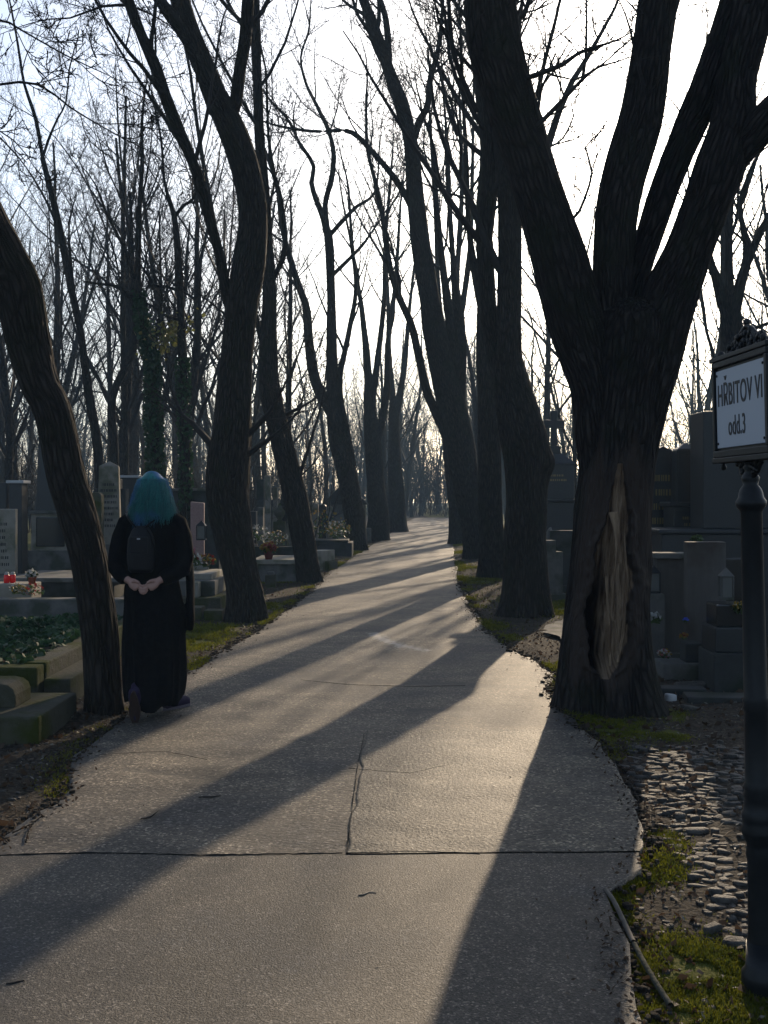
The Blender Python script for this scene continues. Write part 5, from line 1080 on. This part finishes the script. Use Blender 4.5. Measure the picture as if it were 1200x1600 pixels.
for s_ in (-1, 1):
    closed_tube(bm, [(s_*.13, 0, 1.37, .07, .075), (s_*.19, -.005, 1.345, .07, .08), (s_*.232, -.02, 1.25, .062, .075), (s_*.25, -.05, 1.12, .06, .068), (s_*.235, -.09, 1.04, .062, .066), (s_*.19-.01, -.14, 1.005, .058, .058), (s_*.15-.02, -.17, .985, .052, .05), (s_*.128-.02, -.182, .972, .045, .042)], 18)
closed_tube(bm, [(.255, .02, 1.12, .03, .06), (.268, .03, .95, .032, .07), (.272, .03, .78, .03, .07), (.275, .03, .66, .028, .06), (.27, .03, .60, .02, .04)], 14)
me = bpy.data.meshes.new('coat'); bm.to_mesh(me); bm.free(); coat = link('coat', me, M['coat'], pe); remesh(coat, .010, 2)
nv = len(coat.data.vertices); cc = np.zeros(nv*3, np.float32); coat.data.vertices.foreach_get('co', cc); cc = cc.reshape(-1, 3); nn = np.zeros(nv*3, np.float32); coat.data.vertices.foreach_get('normal', nn); nn = nn.reshape(-1, 3)
cc += nn*(fbm(cc*[9, 9, 3], 3)*.012)[:, None].astype(np.float32); coat.data.vertices.foreach_set('co', cc.ravel()); coat.data.update()
# hair: base cap plus many strands
bm = bmesh.new()
closed_tube(bm, [(0, .02, 1.692, .03, .04), (0, .012, 1.685, .066, .075), (0, .0, 1.655, .099, .108), (.0, -.01, 1.60, .116, .122), (.0, -.02, 1.55, .128, .125), (0, -.03, 1.50, .148, .12), (.0, -.035, 1.46, .150, .11), (.0, -.04, 1.43, .11, .08), (0, -.045, 1.415, .06, .04)], 30)
me = bpy.data.meshes.new('hair'); bm.to_mesh(me); bm.free(); hair = link('hair', me, M['hair'], pe, smooth=True); remesh(hair, .009, 2); hair.scale = (.93, .93, .99); hair.location = (0, 0, .012)
rh = random.Random(9); T = Tubes()
for i in range(3000):
    a = rh.uniform(-math.pi, math.pi); 
    if abs(a-math.pi/2) < .6: continue
    ca, sa = math.cos(a), math.sin(a); pts = []; L1 = rh.gauss(1.40, .035)-.02*math.cos(a*3); wv = rh.uniform(0, 6.28); wa = rh.uniform(.003, .016); off = rh.uniform(.94, 1.03) if rh.random() < .9 else rh.uniform(1.02, 1.12); z00 = rh.uniform(1.60, 1.695)
    for k in range(9):
        t = k/8; z = 1.69+(L1-1.69)*t
        rx_ = np.interp(z, [1.36, 1.41, 1.45, 1.50, 1.55, 1.60, 1.655, 1.685, 1.695], [.166, .166, .163, .150, .132, .116, .099, .066, .018]); ry_ = np.interp(z, [1.36, 1.41, 1.45, 1.50, 1.60, 1.655, 1.69], [.13, .125, .125, .125, .122, .105, .03])
        pts.append((ca*rx_*off+math.sin(wv+t*8)*wa, sa*ry_*off-.02*t-.005+math.cos(wv+t*7)*wa, z))
    T.add(pts, [.0021*(1-.6*k/8) for k in range(9)])
link('hair_strands', T.mesh('hair_strands', 4), M['hair'], hair)
# shoes
def shoe(loc, rot, lab):
    e = bpy.data.objects.new('shoe', None)
    bm = bmesh.new(); 
    closed_tube(bm, [(0, -.115, .03, .028, .03), (0, -.10, .035, .036, .04), (0, -.05, .04, .037, .045), (0, .03, .035, .043, .036), (0, .09, .028, .044, .027), (0, .13, .02, .03, .018)], 18)
    closed_tube(bm, [(0, -.07, .04, .035, .045), (0, -.075, .10, .036, .042), (0, -.08, .13, .038, .044)], 16)
    me = bpy.data.meshes.new('shoe'); bm.to_mesh(me); bm.free(); o = link('shoe', me, M['shoe'], pe); remesh(o, .006, 2); o.location = loc; o.rotation_euler = rot
    ol = [(.030*math.sin(t)*(1.25 if math.cos(t) > -.2 else 1.0)+0, .13*math.cos(t)*1.0) for t in [2*math.pi*k/28 for k in range(28)]]
    bm = bmesh.new(); lo = [bm.verts.new((x*1.05, y+.008, -.012)) for x, y in ol]; hi = [bm.verts.new((x*1.12, y+.008, .012)) for x, y in ol]; bm.faces.new(lo); bm.faces.new(hi[::-1])
    for k in range(28): bm.faces.new((lo[k], hi[k], hi[(k+1) % 28], lo[(k+1) % 28]))
    bmesh.ops.recalc_face_normals(bm, faces=bm.faces); me = bpy.data.meshes.new('sole'); bm.to_mesh(me); bm.free(); link('sole', me, M['rubber'] if lab else M['rubber_w'], o)
    return o
shoe((-.075, -.245, .115), (R(-68), 0, R(4)), 1); shoe((.115, .26, .015), (0, 0, R(-38)), 0)
pe.scale = (.94, .95, .982); pe.location.x += .012
# backpack, worn: a thing of its own
bp = empty('backpack', (PX-.035, D-.145, 1.00), 'small dark flat-topped backpack worn on the black coat', 'backpack')
bm = bmesh.new(); closed_tube(bm, [(0, 0, .0, .075, .045), (0, 0, .02, .088, .055), (0, 0, .12, .095, .06), (0, .0, .22, .088, .052), (0, .01, .285, .062, .038), (0, .015, .31, .04, .02)], 20)
me = bpy.data.meshes.new('bag'); bm.to_mesh(me); bm.free(); bag = link('bag', me, M['pack'], bp); remesh(bag, .006, 2)
bx('flap', -.06, .06, -.064, -.050, .13, .24, M['pack'], bp, .006); bx('badge', -.012, .010, -.068, -.0645, .222, .232, M['white_p'], bp, .0015)
for s_, pts in ((-1, [(-.03, .0, .30), (-.06, -.005, .33), (-.10, .04, .37), (-.12, .10, .39)]), (1, [(.03, .0, .30), (.06, -.005, .33), (.10, .05, .36), (.12, .11, .37)]), (1, [(.05, -.02, .30), (.085, -.03, .24), (.092, -.02, .18)])):
    q = spline([(*p_, .007) for p_ in pts], .02); T = Tubes(); T.add(q[:, :3], q[:, 3]); link('strap', T.mesh('strap', 6), M['pack'], bp)
